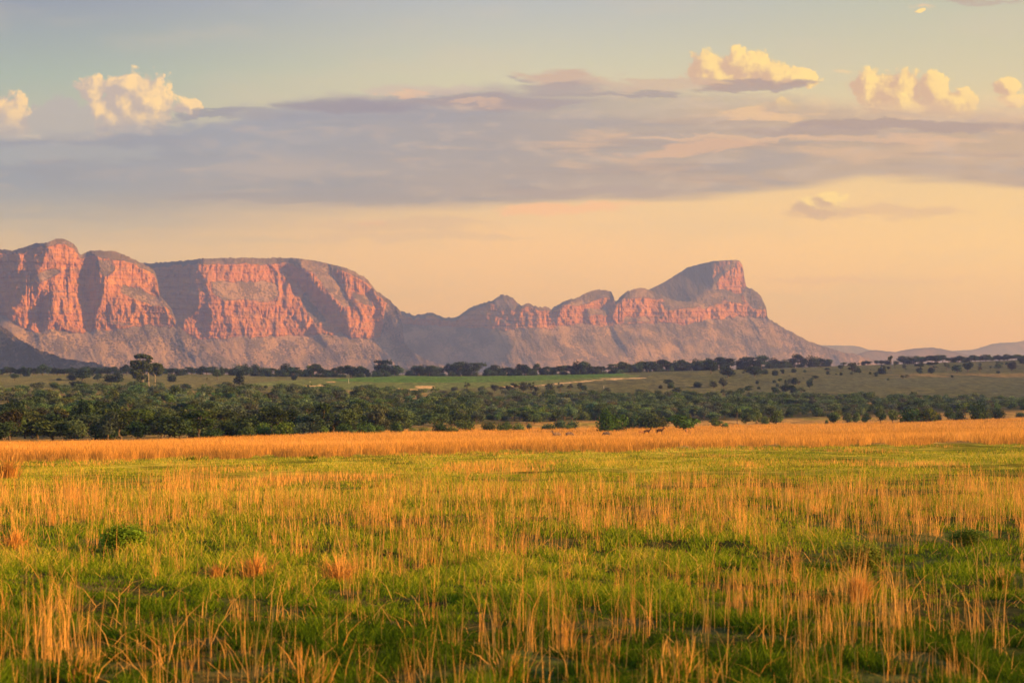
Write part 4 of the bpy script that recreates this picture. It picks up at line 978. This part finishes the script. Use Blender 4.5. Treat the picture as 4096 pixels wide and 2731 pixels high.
def woodland():
    r = random.Random(9); rn = np.random.default_rng(9)
    front = lambda px: np.interp(px, [-400, 0, 700, 1400, 2000, 2500, 2900, 3300, 3700, 4500], [440, 440, 450, 570, 900, 1090, 1150, 1170, 1230, 1280])
    back = lambda px: np.interp(px, [-400, 0, 700, 1400, 2000, 2500, 2900, 3300, 3700, 4500], [1330, 1330, 1330, 1400, 1450, 1450, 1470, 1480, 1450, 1380])
    gaps = [(0,1640,75,16),(205,1645,22,14),(1240,1712,60,12),(1980,1702,110,11),(2250,1708,60,9),(780,1718,40,5),(2170,1707,60,8)]
    spots = []
    for _ in range(60000):
        px = r.uniform(-420, 4520); u = r.random()
        f, b = float(front(px)), float(back(px))
        y = float(yproj(px, f))*(1-u)+float(yproj(px, b))*u
        if px > 3450 and r.random() < .45: continue
        if px > 3900 and r.random() < .6: continue
        if any(((px-gx)/gw)**2+((y-gy)/gh)**2 < 1 for gx, gy, gw, gh in gaps): continue
        spots.append((px, y))
        if len(spots) >= 2500: break
    # thin them out so crowns do not stack in one place
    out = []; grid = {}
    for px, y in spots:
        ds = np.exp(np.linspace(math.log(float(front(px))*.98), math.log(float(back(px))*1.03), 60)); yy = yproj(px, ds)
        d = float(ds[int(np.argmin(np.abs(yy-y)))])
        if d > 1480: continue
        x = (px-2048)/F*d
        key = (int(x//3.4), int(d//9))
        if key in grid: continue
        grid[key] = 1; out.append((px, d))
    out.sort(key=lambda t: t[1])
    cnt = {}
    rest = []
    for px, d in out:
        f = float(front(px)); b = float(back(px)); rel = (d-f)/(b-f)
        k = r.choice(['acacia', 'acacia', 'round', 'round', 'bush', 'sparse']) if rel > .1 else r.choice(['bush', 'round', 'bush', 'acacia', 'round'])
        m = F/d
        hm = {'acacia': r.uniform(3.6, 5.8), 'round': r.uniform(3.4, 6.0), 'bush': r.uniform(2.2, 3.8), 'sparse': r.uniform(3.5, 5.5)}[k]
        wm = {'acacia': r.uniform(5.5, 9.0), 'round': r.uniform(4.5, 7.0), 'bush': r.uniform(3.5, 6.5), 'sparse': r.uniform(3.5, 5.5)}[k]
        if px > 2300: hm *= 1.05
        tones = [(.095,.115,.050),(.12,.14,.075),(.075,.095,.038),(.13,.135,.060),(.09,.12,.035),(.12,.12,.085),(.10,.085,.055)]
        tn = ['grey-green', 'silvery olive', 'dark green', 'yellow-olive', 'fresh green', 'dull grey', 'brownish']
        ti = r.choices(range(7), [4, 3, 4, 2, 2, 2, 1])[0]
        inview = -60 < px < 4156
        if cnt.get(k, 0) < (290 if k != 'sparse' else 150) and inview:
            cnt[k] = cnt.get(k, 0)+1
            row = 'front edge' if rel < .12 else 'near half' if rel < .5 else 'far half'
            seg = ('the twin buttresses' if px < 900 else 'the long plateau' if px < 1750 else 'the green field' if px < 2500 else 'the pointed peak' if px < 3200 else 'the grassy rise')
            shape = dict(acacia='flat-topped', round='round-crowned', bush='low bushy', sparse='open-crowned')[k]
            lab = f"{tn[ti]} {shape} tree, {row} of woodland below {seg}"
            FR[0] = .9+.55*min(1, max(0, (d-550)/450))  # crowns lightened with distance: haze and sunlight painted into the leaf colour
            plant(k, px, 0, hm*m*(1.3 if r.random() < .15 else 1), wm*m, lab, lab, colr=tones[ti], d=d, var=.22)
        else:
            rest.append((px, d, hm, wm, tones[ti], k))
    FR[0] = 1.
    # whatever stands beyond those: one mass of woodland
    Vs, Ts, Cs = [], [], []
    for px, d, hm, wm, tone, k in rest:
        me = random.choice(protos(k))[0]
        if not hasattr(woodland, 'cache'): woodland.cache = {}
        if me.name not in woodland.cache:
            a = np.empty(len(me.vertices)*3, np.float32); me.vertices.foreach_get('co', a)
            t = np.empty(len(me.vertices), np.float32); me.attributes['tone'].data.foreach_get('value', t)
            woodland.cache[me.name] = (a.reshape(-1, 4, 3), t.reshape(-1, 4))
        a, t = woodland.cache[me.name]
        sel = rn.random(len(a)) < .6
        a = a[sel].reshape(-1, 3); t = t[sel].reshape(-1)
        an = r.uniform(0, 6.28); ca, sa = math.cos(an), math.sin(an)
        x0 = (px-2048)/F*d; z0 = float(gz(x0, d))
        v = np.stack([(a[:, 0]*ca-a[:, 1]*sa)*wm+x0, (a[:, 0]*sa+a[:, 1]*ca)*wm+d, a[:, 2]*hm+z0], -1)
        Vs.append(v); Ts.append(t); q = 1+r.gauss(0, .1); q *= 1.4  # remaining crowns lightened too, haze and sun put into their colour
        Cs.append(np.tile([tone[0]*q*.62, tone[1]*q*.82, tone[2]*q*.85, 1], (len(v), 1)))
    print('woodland', cnt, len(rest))
    if Vs:
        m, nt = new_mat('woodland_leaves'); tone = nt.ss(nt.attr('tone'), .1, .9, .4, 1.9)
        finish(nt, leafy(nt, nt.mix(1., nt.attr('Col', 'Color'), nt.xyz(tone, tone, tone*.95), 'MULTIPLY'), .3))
        V = np.concatenate(Vs)
        tag(mesh_np('woodland', V, np.arange(len(V)), np.full(len(V)//4, 4), m, False, {'tone': ('FLOAT', np.concatenate(Ts)), 'Col': ('FLOAT_COLOR', np.concatenate(Cs))}), kind='stuff')
# ------------------------------------------------------------------ grass
def blade_mat(name, stops, trans=.35):
    m, nt = new_mat(name)
    finish(nt, leafy(nt, nt.ramp(nt.attr('tone'), stops), trans)); return m
M_straw = blade_mat('straw', [(0., (.36, .20, .055, 1)), (.5, (.76, .40, .085, 1)), (1., (.92, .58, .165, 1))], .35)
M_green = blade_mat('green_blades', [(0., (.035, .070, .008, 1)), (.35, (.11, .205, .010, 1)), (.7, (.31, .40, .020, 1)), (1., (.72, .54, .09, 1))], .4)
def blades(x, y, h, w, lean, r, tone, tipw=.25, bend=1.):
    """curved blades of three joints; returns mesh arrays"""
    n = len(x); z = gz(x, y)-.01
    a = r.random(n)*2*math.pi; la = r.random(n)*2*math.pi
    # blades mostly show their width to whoever looks across the field, at random turns
    wx, wy = np.cos(a)*w, np.sin(a)*w
    lx, ly = np.cos(la)*lean*h, np.sin(la)*lean*h
    V = []
    for t, s in ((0, 1.), (.45, .8), (.8, .55), (1., tipw*.6)):
        cx = x+lx*t**(1+bend); cy = y+ly*t**(1+bend); cz = z+h*(t-.35*lean*lean*t*t)
        V += [np.stack([cx-wx*s/2, cy-wy*s/2, cz], -1), np.stack([cx+wx*s/2, cy+wy*s/2, cz], -1)]
    V = np.stack(V, 1)
    b = np.arange(n)[:, None]*8
    Fc = np.concatenate([b+np.array([[0, 1, 3, 2]]), b+np.array([[2, 3, 5, 4]]), b+np.array([[4, 5, 7, 6]])], 1).reshape(-1)
    return V.reshape(-1, 3), Fc, np.repeat(tone, 8)
def grass_object(name, parts, mat):
    V, Fc, T = [], [], []; off = 0
    for v, f, t in parts:
        V.append(v); Fc.append(f+off); T.append(t); off += len(v)
    V = np.concatenate(V); Fc = np.concatenate(Fc); T = np.concatenate(T)
    return tag(mesh_np(name, V, Fc, np.full(len(Fc)//4, 4), mat, False, {'tone': ('FLOAT', T)}), kind='stuff')
LD = np.exp(np.linspace(math.log(15), math.log(1300), 400))
def scatter(n, ya, yb, r, pxa=-350, pxb=4450, p=1.):
    """points whose density is even as seen from the track (thinner per metre further off)"""
    px = r.uniform(pxa, pxb, n); u = r.random(n)**p
    a = ya(px) if callable(ya) else ya; b = yb(px) if callable(yb) else yb
    y = a+(b-a)*u
    cols = np.stack([yproj(np.full(400, q), LD) for q in np.linspace(pxa, pxb, 25)], 0)
    ci = np.clip(((px-pxa)/(pxb-pxa)*24).round().astype(int), 0, 24)
    d = np.zeros(n)
    for c in range(25):
        m = ci == c
        yy = cols[c]; d[m] = np.interp(-y[m], -yy, LD)
    d = d*np.exp(r.normal(size=n)*.01)
    # the field goes on past both sides of the view, most of all close by
    px = 2048+(px-2048)*(1+3.2/(.25*d))
    return (px-2048)/F*d, d, px
def build_grass():
    r = np.random.default_rng(21)
    # short green sward
    parts = []
    x, y, px = scatter(360000, 2950, 1990, r)
    xb, yb_, pb = scatter(130000, 2950, 2250, r); x = np.concatenate([x, xb]); y = np.concatenate([y, yb_]); px = np.concatenate([px, pb])
    n2 = fbm(x/.55, y/.8, 3, 50); n3 = fbm(x/3.5, y/6, 3, 51)
    k = r.random(len(x)) < .35+1.3*sstep(-.35, .4, n2+.4*n3); x, y, px, n2, n3 = x[k], y[k], px[k], n2[k], n3[k]
    h = (.035+.085*r.random(len(x)))*(1+1.6*np.clip(n2*1.2+n3*.6, -.6, 1)); w = .0055+.00026*y
    tone = np.clip(.56+.3*n2+.35*n3+r.normal(size=len(x))*.17-.10-.34*sstep(2330, 2650, yproj(px, y)), 0, 1)  # nearest blades toned darker: lusher green, with the foreground shade painted in
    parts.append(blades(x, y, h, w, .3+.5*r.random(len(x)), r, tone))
    x, y, px = scatter(190000, 2060, 1780, r)
    edge = np.interp(px, [0, 1400, 2000, 2800, 4096], [168, 205, 205, 195, 200])
    k = y < edge*1.05; x, y, px = x[k], y[k], px[k]
    n2 = fbm(x/2.5, y/9., 3, 52); n3 = fbm(x/9, y/30, 3, 53)
    h = (.05+.10*r.random(len(x)))*(1+1.6*np.clip(n2+.5*n3, -.7, 1)); w = .006+.00022*y
    tone = np.clip(.74+.3*n2+.25*n3+r.normal(size=len(x))*.18, 0, 1)
    parts.append(blades(x, y, h, w, .3+.6*r.random(len(x)), r, tone))
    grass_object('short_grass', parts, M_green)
    # dry stems standing over it
    parts = []
    x, y, px = scatter(185000, 2900, 1880, r)
    yp = yproj(px, y)
    c1 = fbm(x/1.1, y/1.6, 3, 60); c2 = fbm(x/4.5, y/7, 3, 61)
    band = np.exp(-((yp-(2035+25*np.sin(px/700)+(px-2000)*-.004))/85)**2)
    dens = .05+.30*sstep(.05, .5, c1+.6*c2)+band*(.35+.75*sstep(-.3, .3, c1*.6+c2))
    dens *= sstep(1885, 1960, yp)
    dens *= 1-.88*sstep(2100, 2260, yp)
    k = r.random(len(x)) < dens*.36; x, y, px, c1, yp, band = x[k], y[k], px[k], c1[k], yp[k], band[k]
    h = (.12+.42*r.random(len(x))**1.6)*(1+.35*c1)+band*.14*r.random(len(x)); w = .0025+.00011*y
    tone = np.clip(.62+.2*c1+r.normal(size=len(x))*.24, 0, 1)
    parts.append(blades(x, y, h, w, np.abs(r.normal(size=len(x)))*.16, r, tone))
    # stools: stems rising together from one root
    cx, cy, cpx = scatter(9200, 2900, 1890, r)
    cyp = yproj(cpx, cy); cc = fbm(cx/2.2, cy/4, 3, 63)
    cd = .05+.9*np.exp(-((cyp-2045)/95)**2)*sstep(-.5, .2, cc)+.42*sstep(.16, .5, cc)*(1-.55*sstep(2280, 2450, cyp)); cd *= sstep(1885, 1950, cyp)
    k = r.random(len(cx)) < cd; cx, cy, cc, cyp = cx[k], cy[k], cc[k], cyp[k]
    m = (2+r.gamma(1.3, 6., len(cx))).astype(int)
    idx = np.repeat(np.arange(len(cx)), m); n = len(idx); rad = (.03+.10*r.random(len(cx)))[idx]
    x = cx[idx]+r.normal(size=n)*rad; y = cy[idx]+r.normal(size=n)*rad
    hh = (.30+.45*r.random(len(cx)))[idx]; ht = np.clip(.6+r.normal(size=len(cx))*.18, 0, 1)[idx]
    parts.append(blades(x, y, hh*(.35+.75*r.random(n)), .0026+.000105*y, .05+np.abs(r.normal(size=n))*.17, r, np.clip(ht+r.normal(size=n)*.18, 0, 1)))
    # bent and fallen straws
    x, y, px = scatter(2300, 2850, 1930, r)
    n = len(x)
    parts.append(blades(x, y, .15+.4*r.random(n), .004+.00014*y, .8+.9*r.random(n), r, np.clip(.75+r.normal(size=n)*.15, 0, 1), bend=.5))
    # tall wisps in clumps
    for cx, cy, cnt, hh in ((760,1930,120,1.0),(700,1990,110,.9),(800,1985,90,1.15),(1650,1990,60,1.0),(2700,1950,50,1.0),(3000,1960,50,.9),(250,1960,60,.9),(3900,1960,70,.9),(4060,1990,60,1.),(3440,2000,60,1.),(1950,2000,60,.9),(350,2040,60,.9),
                            (180,2640,40,1.0),(250,2600,30,1.05),(300,2680,26,.8),(1990,2610,16,.9),(2080,2560,12,.9),(3460,2610,20,1.0),(3560,2520,16,.9),(3120,2620,14,.9),(780,2640,10,.7),(2600,2560,10,.8),(1100,2520,12,.7),(3900,2560,12,.9)):
        x0, y0, _ = find(cx, cy, 17)
        n = cnt; sp = .012*y0+.05
        x = x0+r.normal(size=n)*sp*.5; y = y0+r.normal(size=n)*sp
        parts.append(blades(x, y, hh*(.45+.5*r.random(n)), np.full(n, .0045)+.00012*y, np.abs(r.normal(size=n))*.25, r, np.clip(.6+r.normal(size=n)*.2, 0, 1)))
    grass_object('dry_grass', parts, M_straw)
    # golden belt of tall grass at the far side of the pasture
    parts = []
    ya = lambda px: np.interp(px, [-400, 0, 1400, 2000, 2800, 4096, 4500], [1852, 1852, 1818, 1808, 1794, 1772, 1769])+fbm(px/170, px*0+2.5, 4, 88)*16+fbm(px/23, px*0+1.5, 3, 89)*8
    yb = lambda px: np.interp(px, [-400, 0, 700, 1400, 2000, 2400, 2800, 4096, 4500], [1786, 1786, 1775, 1738, 1716, 1712, 1708, 1672, 1670])
    x, y, px = scatter(330000, ya, yb, r)
    yp = yproj(px, y)
    c = fbm(x/12, y/30, 4, 70)+.5*fbm(x/3, y/9, 3, 71)
    lane = np.exp(-((yp-np.interp(px, [1200, 2000, 2800, 4096], [1765, 1752, 1742, 1716]))/4.)**2)*sstep(1300, 1700, px)*(.6+.4*sstep(-.2, .2, c))
    short = np.clip(lane+sstep(.35, .7, c)*.3, 0, 1)
    h = (.55+.45*r.random(len(x)))*(1+.15*c)*(1-.7*short); w = .010+.00010*y
    edge = sstep(.0, 10, ya(px)-yp)
    h *= .55+.45*edge
    c9 = fbm(x/25, y/70, 4, 77)
    tone = np.clip(.58+.2*c+.35*c9+r.normal(size=len(x))*.18-.2*short-.35*(1-edge), 0, 1)
    parts.append(blades(x, y, h, w, .08+np.abs(r.normal(size=len(x)))*.2, r, tone))
    # patches of the same grass strayed into the pasture
    x, y, px = scatter(60000, 2000, lambda p: ya(p)-4, r)
    c = fbm(x/6, y/22, 4, 91); k = c > .33; x, y, c = x[k], y[k], c[k]
    parts.append(blades(x, y, (.12+.3*r.random(len(x)))*(.5+1.2*np.clip(c-.25, 0, 1)), .006+.00016*y, np.abs(r.normal(size=len(x)))*.3, r, np.clip(.6+r.normal(size=len(x))*.18, 0, 1)))
    # feathery seed heads above the belt's crest
    x, y, px = scatter(26000, lambda p: yb(p)+45, lambda p: yb(p)+2, r)
    parts.append(blades(x, y, .75+.5*r.random(len(x)), .012+.00008*y, .25+.3*r.random(len(x)), r, np.clip(.5+r.normal(size=len(x))*.2, 0, 1)))
    grass_object('golden_grass', parts, M_straw)

def tuft(px, y, wpx, hpx, label, green=False, n=260, name='grass_tussock', seed=0):
    r = np.random.default_rng(300+seed)
    x0, y0, z0 = find(px, y, 17); m = y0/F; W, Hh = wpx*m, hpx*m
    root = bpy.data.objects.new(name, None); col.objects.link(root); root.location = (x0, y0, z0)
    tag(root, label, 'tussock' if name == 'grass_tussock' else 'shrub')
    def part(nm, nn, hf, mat, tn, lean):
        a = r.random(nn)*6.283; rr = np.abs(r.normal(size=nn))*W*.22
        x = x0+np.cos(a)*rr; y = y0+np.sin(a)*rr
        V, Fc, T = blades(x, y, Hh*hf*(.5+.55*r.random(nn)), np.full(nn, .006+.0002*y0), np.abs(r.normal(size=nn))*lean, r, np.clip(tn+r.normal(size=nn)*.15, 0, 1))
        # fan outwards
        V = V.copy(); hgt = (V[:, 2]-z0)/max(Hh, .01); V[:, 0] += (V[:, 0]-x0)*hgt*.45; V[:, 1] += (V[:, 1]-y0)*hgt*.45
        V -= np.array([x0, y0, z0])
        mesh_np(nm, V, Fc, np.full(len(Fc)//4, 4), mat, False, {'tone': ('FLOAT', T)}, parent=root)
    part('blade_clump', n, 1., M_green if green else M_straw, .3 if green else .3, .55)
    part('dry_stalk_clump', n//4, 1.25, M_straw, .6, .25)
def shrub(px, y, wpx, hpx, label, colr, seed=0, n=1400):
    r = np.random.default_rng(400+seed)
    x0, y0, z0 = find(px, y, 17); m = y0/F
    root = bpy.data.objects.new('small_shrub', None); col.objects.link(root); root.location = (x0, y0, z0)
    root.scale = (wpx*m, wpx*m, hpx*m); tag(root, label, 'shrub')
    C = [(0, 0, .35, .3, .3, .3)]; T = []
    for k in range(9):
        a = k*2.4; rr = .3*r.random()**.5; C.append((math.cos(a)*rr, math.sin(a)*rr, .2+.5*r.random(), .16, .16, .2))
        T.append(limb(r, (0, 0, -.05), C[-1][:3], .012, .004))
    for nm, me in (('foliage', crown_mesh('foliage', r, C, int(n*2.2), .026, flat=.1, core=.6)), ('stem', trunk_mesh('stem', T, M_bark))):
        o = bpy.data.objects.new(nm, me); col.objects.link(o); o.parent = root; o.color = (colr[0]*1.5, colr[1]*1.6, colr[2]*1.3, 1)
def tufts():
    shrub(485, 2215, 260, 150, 'green feathery shrub among dry stems, largest in the near pasture', (.12, .19, .025), 1, 2600)
    shrub(3805, 1876, 36, 22, 'small dark round shrub alone on the open pasture', (.05, .085, .02), 2, 500)
    shrub(3335, 1842, 24, 12, 'tiny green shrub in the sunlit pasture', (.09, .14, .03), 3, 400)
    shrub(3450, 2290, 260, 150, 'wide loose olive shrub with brown stems in the near pasture', (.10, .12, .025), 4, 2200)
    shrub(3310, 2440, 200, 120, 'dark low shrub with shadowed base below the olive shrub', (.05, .08, .02), 5, 1500)
    shrub(3870, 2190, 260, 90, 'dark green shrub in the shade of dry stems', (.09, .13, .028), 6, 1500)
    shrub(2000, 2385, 150, 60, 'low green herb patch rising from the sward', (.08, .14, .025), 7, 900)
    for i, (px, y, w, h, lab, g) in enumerate((
        (1350,2335,150,110,'brown rounded tussock with fanning blades, most prominent in the near grass',False),
        (1020,2300,120,90,'rusty tussock left of the most prominent one',False),
        (860,2305,80,60,'small dark tussock beside the rusty one',False),
        (60,2215,110,90,'brown tussock next to thin dry stalks at the far left',False),
        (30,1915,110,90,'tall golden tussock alone on the far pasture',False),
        (1230,2760,170,170,'large tussock at the bottom edge, orange tips over a dark base',True),
        (320,2760,130,130,'dense dark tussock with dry tips at the bottom left',True),
        (2700,2745,240,150,'dark green tussock at the bottom edge',True),
        (3430,2400,110,120,'reddish tussock with stiff stems in the near pasture',False),
        (2040,2740,150,130,'dark tussock at the bottom edge beneath crossing stalks',True),
        (770,1842,90,22,'dark green sedge tussock at the foot of the golden grass, left one',True),
        (1250,1835,60,18,'dark green sedge tussock at the foot of the golden grass, small one',True),
        (4010,2360,120,90,'olive tussock at the right margin',True))):
        tuft(px, y, w, h, lab, g, n=200 if w > 100 else 120, seed=i)

# ------------------------------------------------------------------ animals and posts
def skin_body(name, nodes, edges, mat, parent):
    me = bpy.data.meshes.new(name)
    me.from_pydata([n[:3] for n in nodes], edges, []); me.materials.append(mat)
    o = bpy.data.objects.new(name, me); col.objects.link(o); o.parent = parent
    sk = o.modifiers.new('skin', 'SKIN'); sk.use_smooth_shade = True
    for v, n in zip(me.skin_vertices[0].data, nodes):
        v.radius = (n[3], n[4] if len(n) > 4 else n[3]); v.use_root = False
    me.skin_vertices[0].data[0].use_root = True
    ss = o.modifiers.new('sub', 'SUBSURF'); ss.levels = 1; ss.render_levels = 2
    return o
def zebra_mat():
    m, nt = new_mat('striped_coat'); tc = nt.n.new('ShaderNodeTexCoord')
    P = E(nt, tc.outputs['Object']); x, y, z = nt.sep(P)
    wv = nt.m('SINE', (x+nt.noise(P, 3., 2)*.12+z*.12)*42.)
    finish(nt, diffuse(nt, nt.mix(nt.ss(wv, -.35, .15), (.03, .022, .018, 1), (.46, .33, .22, 1))))
    return m
def plain_coat(name, c):
    m, nt = new_mat(name); tc = nt.n.new('ShaderNodeTexCoord')
    n = nt.noise(E(nt, tc.outputs['Object']), 4., 3)
    finish(nt, diffuse(nt, nt.mix(n, c, tuple(v*1.35 for v in c[:3])+(1,)))); return m
def quadruped(name, px, y, rot, scale, coat, label, cat, grazing=False, horns=False, group=None, mane=True):
    x0, y0, z0 = find(px, y, 100)
    root = bpy.data.objects.new(name, None); col.objects.link(root); root.location = (x0, y0, z0); root.rotation_euler = (0, 0, R_(rot)); root.scale = (scale,)*3
    tag(root, label, cat, group)
    hd = [(.86, 0, .62, .075), (1.02, 0, .32, .06), (1.10, 0, .12, .04)] if grazing else [(.88, 0, 1.42, .085), (1.08, 0, 1.40, .075), (1.26, 0, 1.25, .048)]
    N = [(0, 0, .98, .30, .27), (.42, 0, .98, .28, .25), (.66, 0, 1.05 if not grazing else .95, .20, .17), hd[0], hd[1], hd[2],
         (-.42, 0, 1.02, .28, .25), (-.66, 0, 1.0, .20, .19)]
    Ed = [(0, 1), (1, 2), (2, 3), (3, 4), (4, 5), (0, 6), (6, 7)]
    for sy in (.14, -.14):
        i = len(N); dx = .07 if sy > 0 else -.05
        N += [(.46, sy, .72, .11), (.48+dx, sy, .42, .055), (.47+dx*1.4, sy, .10, .04), (.51+dx*1.4, sy, .02, .05)]; Ed += [(1, i), (i, i+1), (i+1, i+2), (i+2, i+3)]
        i = len(N)
        N += [(-.50, sy, .76, .14), (-.46-dx, sy, .58, .09), (-.60-dx, sy, .42, .055), (-.55-dx, sy, .10, .04), (-.51-dx, sy, .02, .05)]; Ed += [(6, i), (i, i+1), (i+1, i+2), (i+2, i+3), (i+3, i+4)]
    for sy in (.07, -.07):
        i = len(N); h = N[4]; N += [(hd[0][0]+.04, sy*1.2, hd[0][2]+.14, .028), (hd[0][0]+.02, sy*1.6, hd[0][2]+.22, .012)]; Ed += [(3, i), (i, i+1)]
    skin_body('body', N, Ed, coat, root)
    dk = DARKHAIR
    tp = [([(-.68, 0, 1.05), (-.80, 0, .92), (-.84, 0, .62), (-.83, 0, .42)], [.035, .03, .03, .045])]
    V, Fc = tubes(tp, 6); mesh_np('tail', V, Fc, np.full(len(Fc)//4, 4), dk, True, parent=root)
    if mane:
        a = np.array([.60, 0, 1.22 if not grazing else 1.12]); b = np.array([hd[0][0]-.04, 0, hd[0][2]+.12])
        V, Fc = tubes([([tuple(a+(b-a)*t+np.array([0, 0, .05*math.sin(t*3.1)])) for t in (0, .33, .66, 1)], [.03, .045, .045, .03])], 6)
        mesh_np('mane', V, Fc, np.full(len(Fc)//4, 4), dk, True, parent=root)
    if horns:
        for s in (.05, -.05):
            V, Fc = tubes([([(hd[0][0]+.04, s, hd[0][2]+.08), (hd[0][0]-.02, s*2.6, hd[0][2]+.30), (hd[0][0]-.10, s*3.4, hd[0][2]+.48), (hd[0][0]-.04, s*2.8, hd[0][2]+.66)], [.03, .026, .02, .008])], 6)
            mesh_np('horn', V, Fc, np.full(len(Fc)//4, 4), dk, True, parent=root)
def fauna():
    global DARKHAIR
    DARKHAIR = plain_coat('dark_hair', (.03, .025, .02, 1))
    Z = zebra_mat(); A = plain_coat('brown_coat', (.075, .045, .03, 1)); T = plain_coat('tan_coat', (.40, .20, .09, 1))
    quadruped('zebra', 2228, 1756, 205, 1.12, Z, 'zebra with raised head turned left, standing behind its foal', 'zebra')
    quadruped('zebra', 2222, 1757, 200, .62, Z, 'small zebra foal in front of the zebra with raised head', 'zebra')
    quadruped('zebra', 2277, 1753, 15, 1.05, Z, 'striped zebra grazing right of the pair with the foal', 'zebra', grazing=True)
    quadruped('zebra', 2305, 1753, 60, .55, Z, 'distant small zebra rump, last before the dense tree', 'zebra', grazing=True)
    quadruped('zebra', 2428, 1749, 165, 1.15, Z, 'pale sunlit zebra grazing beneath the dense green tree', 'zebra', grazing=True)
    quadruped('antelope', 2587, 1742, 12, 1.0, A, 'dark horned antelope, smaller of the two standing near the thicket', 'antelope', horns=True, mane=False)
    quadruped('antelope', 2638, 1741, 8, 1.12, A, 'dark horned antelope with raised head, nearer the spreading tree', 'antelope', horns=True, mane=False)
    quadruped('antelope', 2566, 1742, 190, .8, T, 'reddish antelope grazing left of the dark horned pair', 'antelope', grazing=True, mane=False)
    quadruped('antelope', 2745, 1738, 80, .95, T, 'reddish-orange antelope under the spreading green tree', 'antelope', grazing=False, mane=False)
    # pale markers out on the plain
    m, nt = new_mat('whitewashed_concrete'); g = nt.n.new('ShaderNodeNewGeometry')
    finish(nt, diffuse(nt, nt.mix(nt.noise(E(nt, g.outputs['Position']), 2., 3), (.62, .58, .52, 1), (.82, .80, .76, 1))))
    def post(px, y, w, h, label, name='marker_post'):
        x0, y0, z0 = find(px, y, 900); k = y0/F; w *= k; h *= k
        root = bpy.data.objects.new(name, None); col.objects.link(root); root.location = (x0, y0, z0); tag(root, label, 'post')
        V, Fc = tubes([([(0, 0, -.3), (0, 0, h*.94), (0, 0, h)], [w*.5, w*.45, w*.38])], 8); mesh_np('shaft', V, Fc, np.full(len(Fc)//4, 4), m, True, parent=root)
        V, Fc = tubes([([(0, 0, h), (0, 0, h+.10), (0, 0, h+.14)], [w*.6, w*.6, w*.2])], 8); mesh_np('cap', V, Fc, np.full(len(Fc)//4, 4), m, True, parent=root)
    post(2415, 1553, 1.6, 8, 'white marker post on the slope above the woodland')
    post(3417, 1596, 3.6, 9, 'left white post of the pair at the woodland edge')
    post(3423.5, 1596, 3.2, 8.5, 'right white post of the pair at the woodland edge')
    post(1395, 1532, 1.5, 16, 'thin sprinkler post with pale top in the green field')
    post(1240, 1529, 1.3, 6, 'small white stake left of the green field')
build_camera(); build_sky(); build_light(); build_haze()
build_terrain(); build_mountains()
gum_trees(); planted_trees(); tree_lines(); woodland()
build_grass(); tufts(); fauna()
